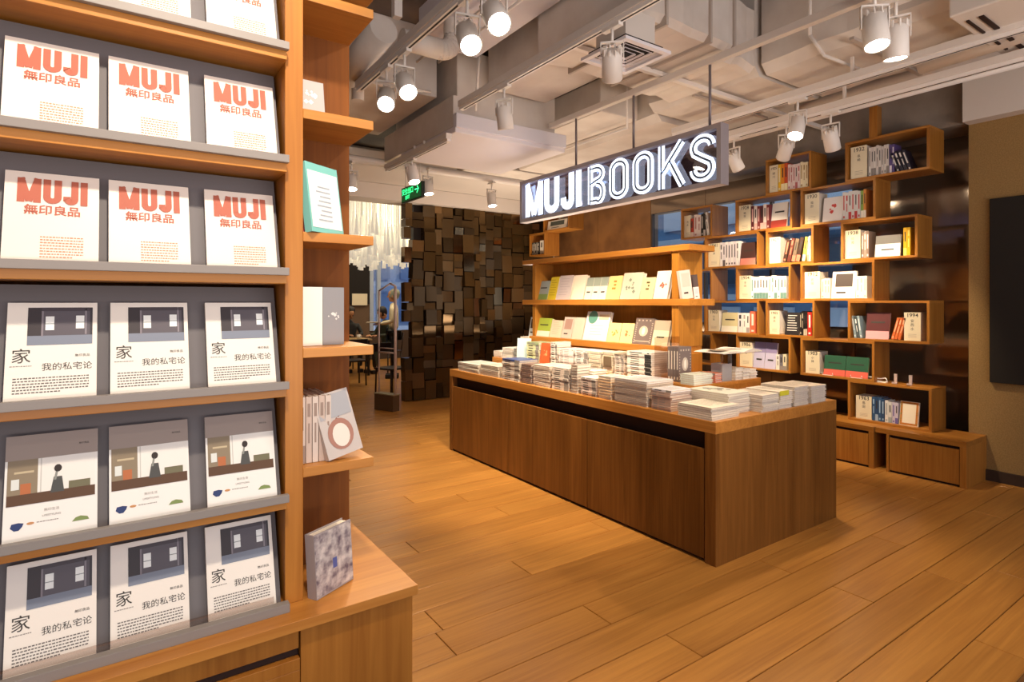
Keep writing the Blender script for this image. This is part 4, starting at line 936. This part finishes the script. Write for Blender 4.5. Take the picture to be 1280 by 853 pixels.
C_('D2', 'B', 923, 937.5, 345, 1, '1904', '幸田', ''); C_('D2', 'S', 938.5, 983, 345, 12, '#EAE8E6,#E0DCE0,#ECEAE4', '#6A9088', 'slim white spine')
C_('C1', 'S', 1067, 1078, 395, 3, '#8FA4AC,#4A5458', '#E0E4E4', 'grey blue book leaning left', lean=8); C_('C1', 'F', 1081.5, 1111, 391, 1, '#5A2E30', '#E0A0A4', 'dark red cover with pink foot'); C_('C1', 'S', 1113, 1125, 397, 3, '#D8703C', '#F0B890', 'orange book leaning right', lean=-14); C_('C1', 'B', 1130, 1151, 391, 1, '1994', '安西水', '')
C_('C2', 'B', 961.5, 974, 388.5, 1, '1905', '森永', ''); C_('C2', 'F', 980.5, 999, 391, 1, '#262224', '#E8E4E0', 'black cover with white writing', 'lines'); C_('C2', 'S', 999.6, 1009, 389, 4, '#1E1A1A', '#B0A894', 'black spine with dots'); C_('C2', 'S', 1009.4, 1014.5, 391, 1, '#C03028', '#E8E0D8', 'red and white spine')
C_('C3', 'B', 885.5, 899, 388, 1, '1903', '山本', ''); C_('C3', 'F', 901, 921.5, 391, 1, '#D8CDA0', '#F0EAD8', 'olive cream cover'); C_('C3', 'S', 922.4, 928, 391, 1, '#E8E4E4', '#3A3A42', 'white spine with dark stripes'); C_('C3', 'S', 928.3, 937, 391, 2, '#ECE8E4', '#A8A0A0', 'white spine'); C_('C3', 'S', 937.4, 944, 389, 1, '#D86A4C', '#E8DCD0', 'red orange spine')
C_('B1', 'B', 1007, 1024.5, 439.5, 1, '1903', '小林', '')
C_('B1', 'F', 1029, 1085, 446, 2, '#2E5A44', '#D86454', 'dark green cover with red foot')
C_('B2', 'B', 924, 939.5, 428, 1, '1986', '大塚', ''); C_('B2', 'F', 941, 969.5, 428.5, 2, '#B8B4D0', '#8A80A8', 'lavender cover', 'top'); C_('B2', 'S', 970, 983, 443, 3, '#E0DCD4,#6E6C76,#D8D0B4', '#8A8480', 'mixed white and grey spine')
C_('A1', 'B', 1070, 1089.5, 495.5, 1, '1963', '島田', ''); C_('A1', 'S', 1090, 1105.5, 497, 4, '#36567C,#2C4A70', '#9AB4CC', 'blue spine'); C_('A1', 'S', 1106, 1114.5, 501, 2, '#DCDCD8', '#A0A8A8', 'white spine'); C_('A1', 'S', 1115, 1122.5, 503, 2, '#CFC8D8', '#6A60A0', 'white purple spine'); C_('A1', 'F', 1123.5, 1147.5, 503, 1, '#EFE4CC', '#C07830', 'cream cover, orange floral border', 'frame')
C_('Z1', 'S', 665, 674, 303, 5, '#3A342E,#8A8478', '#D8D0C0', 'dark small spine'); C_('Z1', 'S', 675, 679, 300, 1, '#E8E0D0', '#A09080', 'tall white spine'); C_('Z2', 'F', 684, 708, 275, 1, '#E6DCCC', '#4A5048', 'cream picture cover', 'pic')
# on top of the lowest cube: wire stand and two acrylic hooks
wsd = empty('wire_bookstand', (5.84, 2.49, ZB + PIT)); tag(wsd, 'white wire book stand on top of the lowest cube', 'book stand')
pts = [(0, .1, .012), (0, .085, .045), (0, .04, .035), (0, -.02, .035), (0, -.06, .045), (0, -.075, .015), (0, -.05, .006), (0, 0, .012), (0, .06, .006), (0, .1, .012)]
MB().path(pts, .005, WHITE).build('wire', wsd); MB().box(-.01, .05, -.06, .06, 0, .004, WHITE).build('foot', wsd)
for yy, lab in ((2.355, 'left clear acrylic hook stand on the lowest cube'), (2.235, 'right clear acrylic hook stand on the lowest cube')):
    h = empty('acrylic_hook', (5.86, yy, ZB + PIT)); tag(h, lab, 'book stand')
    AG = plain('#C8B4AC', .15); MB().box(-.006, .006, -.012, .012, 0, .09, AG).build('back_upright', h); MB().box(-.05, .0, -.012, .012, 0, .006, AG).build('foot', h); MB().box(-.05, -.044, -.012, .012, 0, .02, AG).build('lip', h)
for yy, wh in ((2.93, 'left'), (2.66, 'right')):
    h = MB(); AG = plain('#E8DCD4', .2)
    h.path([(5.79, yy + .05, ZB + PIT + .024), (5.78, yy + .05, ZB + PIT + .05)], .003, AG); h.path([(5.79, yy - .05, ZB + PIT + .024), (5.78, yy - .05, ZB + PIT + .05)], .003, AG); h.box(5.785, 5.80, yy - .05, yy + .05, ZB + PIT + .0225, ZB + PIT + .027, AG)
    tag(h.build('easel_clip'), 'small pale easel clip before the %s green and red cover' % wh, 'book stand')

# ================================================================== SECURITY GATE
gx, gy = 3.14, 7.42
gt = empty('security_gate', (gx, gy, 0), R(20)); tag(gt, 'slender anti theft gate with grey base standing by the cafe', 'security gate')
gm = plain('#CDB8B0', .35, name='gate_tube')
MB().box(-.06, .06, -.02, .36, 0, .22, plain('#6C5844', .35, .5)).build('base', gt, .004)
MB().box(-.065, .065, -.03, .37, .22, .235, plain('#B0A484', .3, .5)).build('base_cover', gt, .003)
MB().tube((0, 0, .235), (0, 0, 1.72), .02, gm).build('post', gt); MB().tube((0, .33, .235), (0, .33, 1.66), .012, gm).build('post', gt)
MB().tube((0, 0, .80), (0, .33, .80), .012, gm).build('crossbar', gt); MB().tube((0, 0, .86), (0, .33, .86), .008, gm).build('crossbar', gt)
b = MB(); b.tube((0, 0, 1.72), (0, .10, 1.76), .014, gm); b.tube((0, .10, 1.76), (0, .33, 1.66), .012, gm); b.build('top_rail', gt)

# ================================================================== CAFE
def skin_body(name, joints, edges, m, parent, lvl=1):
    me = bpy.data.meshes.new(name); me.from_pydata([j[:3] for j in joints], edges, []); o = link(name, me, parent)
    o.modifiers.new('skin', 'SKIN')
    for i, j in enumerate(joints): me.skin_vertices[0].data[i].radius = (j[3], j[4] if len(j) > 4 else j[3])
    me.skin_vertices[0].data[0].use_root = True
    s = o.modifiers.new('sub', 'SUBSURF'); s.levels = lvl; s.render_levels = lvl
    dg = bpy.context.evaluated_depsgraph_get(); nm = bpy.data.meshes.new_from_object(o.evaluated_get(dg)); o.modifiers.clear(); o.data = nm
    nm.materials.clear()
    for mm in (m if isinstance(m, list) else [m]): nm.materials.append(mm)
    for p in nm.polygons: p.use_smooth = True
    return o
SKIN = plain('#C08A64', .5, name='skin'); HAIR = plain('#1E1612', .5, name='hair')
def head(par, loc, faceang, hair=HAIR, hat=None, nod=0):
    """head with nose, eyes, ears and hair; faces local direction faceang"""
    M = Matrix.Translation(loc) @ Matrix.Rotation(faceang, 4, 'Z') @ Matrix.Rotation(R(nod), 4, 'X')
    b = MB(); prof = [(.001, -.115), (.045, -.11), (.06, -.085), (.068, -.05), (.076, -.01), (.08, .03), (.076, .07), (.055, .105), (.025, .12), (.001, .122)]
    b.lathe([(r_, z) for r_, z in prof], SKIN, 14, M @ Matrix.Diagonal((.95, 1.15, 1, 1)))
    b.box(-.01, .01, -.11, -.08, -.03, .01, SKIN, M); b.box(-.088, -.074, -.015, .015, -.03, .02, SKIN, M); b.box(.074, .088, -.015, .015, -.03, .02, SKIN, M)
    for s_ in (-1, 1): b.box(s_*.03 - .01, s_*.03 + .01, -.094, -.086, .01, .02, INK, M)
    b.box(-.02, .02, -.088, -.08, -.062, -.055, plain('#9A4A3C', .5), M)
    h = b.build('head', par)
    b = MB(); H2 = M @ Matrix.Translation((0, .012, .012)) @ Matrix.Diagonal((1.0, 1.12, 1, 1))
    b.lathe([(.086, -.05), (.094, 0), (.096, .045), (.087, .085), (.06, .12), (.022, .134), (.001, .135)], hat or hair, 14, H2 @ Matrix.Translation((0, .012, .004)) @ Matrix.Rotation(R(-16), 4, 'X'))
    b.build('hair' if not hat else 'cap', par)
    return h
def hand(b_par, w, d):
    """palm with five separate curled fingers; w wrist point, d direction"""
    w = Vector(w); d = Vector(d).normalized(); s = d.cross(Vector((0, 0, 1))).normalized(); u = s.cross(d)
    J = [(*w, .022, .016), (*(w + d*.05), .032, .014)]; E_ = [(0, 1)]
    for i, (o_, L1) in enumerate(((-.028, .055), (-.01, .068), (.01, .064), (.028, .05))):
        k = len(J); J += [(*(w + d*.085 + s*o_), .010), (*(w + d*(.085 + L1*.6) + s*o_ - u*.012), .008), (*(w + d*(.085 + L1*.85) + s*o_ - u*.03), .007)]; E_ += [(1, k), (k, k+1), (k+1, k+2)]
    k = len(J); J += [(*(w + d*.05 - s*.045 - u*.01), .011), (*(w + d*.085 - s*.055 - u*.025), .009)]; E_ += [(1, k), (k, k+1)]
    skin_body('hand', J, E_, SKIN, b_par)
def seated(x, y, rz, shirt, label):
    p = empty('person', (x, y, 0), rz); tag(p, label, 'person')
    J = [(0, 0, .5, .15, .12), (0, .0, .72, .14, .11), (0, -.04, .95, .17, .11), (0, -.06, 1.06, .08, .07), (0, -.08, 1.14, .05),
         (-.19, -.05, 1.0, .06), (-.25, -.16, .80, .048), (-.12, -.36, .80, .034), (.19, -.05, 1.0, .06), (.25, -.16, .80, .048), (.12, -.36, .80, .034),
         (-.1, -.05, .48, .09), (-.12, -.42, .50, .065), (-.12, -.42, .12, .045), (.1, -.05, .48, .09), (.12, -.42, .50, .065), (.12, -.42, .12, .045)]
    E_ = [(0, 1), (1, 2), (2, 3), (3, 4), (2, 5), (5, 6), (6, 7), (2, 8), (8, 9), (9, 10), (0, 11), (11, 12), (12, 13), (0, 14), (14, 15), (15, 16)]
    skin_body('body', J, E_, shirt, p)
    head(p, Vector((0, -.14, 1.25)), 0, nod=38)
    for s_ in (-1, 1): hand(p, (s_*.12, -.36, .80), (-s_*.4, -.9, 0)); MB().box(s_*.12 - .045, s_*.12 + .045, -.62 + .12, -.38, 0, .075, HAIR).build('shoe', p, .01)
    return p
chair_proto = None
def cafe_chair(x, y, rz, label):
    t = empty('cafe_chair', (x, y, 0), rz); tag(t, label, 'chair', 'cafe chairs'); m = plain('#2E1C12', .4)
    MB().box(-.2, .2, -.2, .2, .43, .46, m).build('seat', t, .006)
    for sx in (-.18, .18):
        for sy in (-.18, .18): MB().tube((sx, sy, 0), (sx*.95, sy*.95, .43), .014, m).build('leg', t)
    for sx in (-.18, .18): MB().tube((sx, .18, .46), (sx, .24, .84), .013, m).build('back_post', t)
    MB().box(-.19, .19, .215, .24, .70, .84, m).build('backrest', t, .005)
def cafe_table(x, y, w_, d_, label, top='#B89868'):
    t = empty('cafe_table', (x, y, 0)); tag(t, label, 'table', 'cafe tables')
    MB().box(-w_/2, w_/2, -d_/2, d_/2, .72, .75, plain(top, .35)).build('tabletop', t, .004)
    m = plain('#2A1E16', .5)
    for sx in (-1, 1):
        for sy in (-1, 1): MB().box(sx*(w_/2 - .06) - .02, sx*(w_/2 - .06) + .02, sy*(d_/2 - .06) - .02, sy*(d_/2 - .06) + .02, 0, .72, m).build('leg', t)
TA = atz(452, 423, .75)
cafe_table(TA[0] - .45, TA[1], 1.1, .7, 'pale cafe table where two people sit')
seated(TA[0] - .02, TA[1] + .78, 0, plain('#2A2826', .7), 'dark haired person leaning over the pale cafe table')
seated(TA[0] + .62, TA[1] + .12, R(-75), plain('#34382A', .7), 'person in olive jacket seated at the end of cafe table')
cafe_chair(TA[0] - .02, TA[1] + .82, 0, 'dark chair behind the pale cafe table'); cafe_chair(TA[0] + .66, TA[1] + .11, R(-75), 'dark chair under the person in olive jacket')
cc_ = atz(447, 482, 0); cafe_chair(cc_[0] - .05, cc_[1] + .1, R(180), 'dark chair standing before the pale cafe table')
t2 = atz(463, 446, .75); cafe_table(5.2, 9.4, .6, .6, 'small cafe table beside the waiter', '#9C7A50')
cc_ = atz(508, 492, 0); cafe_chair(3.62, 8.7, R(20), 'slim dark chair at the edge of the mosaic screen')
def mug(x, y, z, lab):
    b = MB(); b.lathe([(.001, 0), (.035, 0), (.04, .08), (.036, .08), (.032, .006)], WHITE, 14, Matrix.Translation((x, y, z))); b.path([(x + .038, y, z + .065), (x + .06, y, z + .05), (x + .058, y, z + .025), (x + .038, y, z + .015)], .005, WHITE); tag(b.build('mug'), lab, 'mug')
mug(TA[0] - .6, TA[1], .7515, 'white mug on the left of the pale cafe table'); mug(TA[0] - .1, TA[1] - .1, .7515, 'white mug on the right of the pale cafe table')
# waiter
wp = atz(496, 474, 0)
wt = empty('person', (wp[0] + .02, wp[1] + .2, 0), R(-115)); tag(wt, 'standing waiter in cream shirt, grey cap and dark apron holding a tray', 'person')
J = [(0, 0, .92, .14, .11), (0, 0, 1.12, .13, .10), (0, 0, 1.34, .16, .10), (0, 0, 1.44, .07, .06), (0, -.01, 1.5, .05),
     (-.19, 0, 1.37, .06), (-.24, -.02, 1.12, .046), (-.13, -.25, 1.08, .034), (.19, 0, 1.37, .06), (.24, -.02, 1.12, .046), (.13, -.25, 1.08, .034)]
skin_body('body', J, [(0, 1), (1, 2), (2, 3), (3, 4), (2, 5), (5, 6), (6, 7), (2, 8), (8, 9), (9, 10)], plain('#E4D4B0', .7), wt)
J = [(0, 0, .93, .15, .12), (-.09, 0, .86, .10), (-.1, -.01, .5, .07), (-.1, .02, .1, .05), (.09, 0, .86, .10), (.1, .01, .5, .07), (.1, .02, .1, .05)]
skin_body('trousers', J, [(0, 1), (1, 2), (2, 3), (0, 4), (4, 5), (5, 6)], plain('#20242A', .7), wt)
MB().box(-.16, .16, -.14, -.12, .5, 1.0, plain('#1E2A34', .7)).build('apron', wt, .01)
head(wt, Vector((0, -.02, 1.62)), 0, hat=plain('#8A8C78', .7))
for s_ in (-1, 1): hand(wt, (s_*.13, -.25, 1.08), (-s_*.15, -1, 0)); MB().box(s_*.1 - .045, s_*.1 + .045, -.16, .1, 0, .08, HAIR).build('shoe', wt, .01)
M = wt.matrix_basis.copy()
tr = MB(); tr.box(-.2, .2, -.52, -.27, 1.095, 1.11, plain('#B8A488', .4)); o = tr.build('serving_tray'); o.location = wt.location; o.rotation_euler = wt.rotation_euler; tag(o, 'flat serving tray carried by the waiter in grey cap', 'tray')
# chandelier of hanging glass strands
ch = empty('chandelier', (5, 10.3, 3.9)); tag(ch, 'wide chandelier of countless cream glass strands over the cafe', 'chandelier')
GLS, _t, _b = nt('cream_glass_strand'); _b.inputs['Base Color'].default_value = srgb('#F2ECDC'); _b.inputs['Roughness'].default_value = .25; _b.inputs['Emission Color'].default_value = srgb('#FFF2D8'); _b.inputs['Emission Strength'].default_value = .3  # faint glow put into the strands for the sparkle of lamplit glass
bx('ceiling_plate', -2.2, 2.6, -1.4, 1.6, .0, .08, CREAM, ch)
b1 = MB(); b2 = MB(); rr = random.Random(5)
for i in range(1300):
    x = rr.uniform(-2.1, 2.5); y = rr.uniform(-1.3, 1.5); zt = rr.uniform(-1.32, -.95)
    b1.tube((x, y, 0), (x, y, zt), .006, GLS, seg=3, caps=False)
    b2.tube((x, y, zt + .05), (x, y, zt - rr.uniform(.25, .5)), .008, GLS, rr.uniform(.03, .05), seg=5)
o = b1.build('glass_rods', ch); o['kind'] = 'stuff'; o = b2.build('glass_drops', ch); o['kind'] = 'stuff'
for (x, y) in ((-1.2, 0), (.3, 0), (1.6, 0)):
    l = bpy.data.lights.new('chandelier_light', 'POINT'); l.energy = 30; l.color = (1, .92, .78); l.shadow_soft_size = .15; lo = bpy.data.objects.new('chandelier_light', l); COL.objects.link(lo); lo.parent = ch; lo.location = (x, y, -.9)
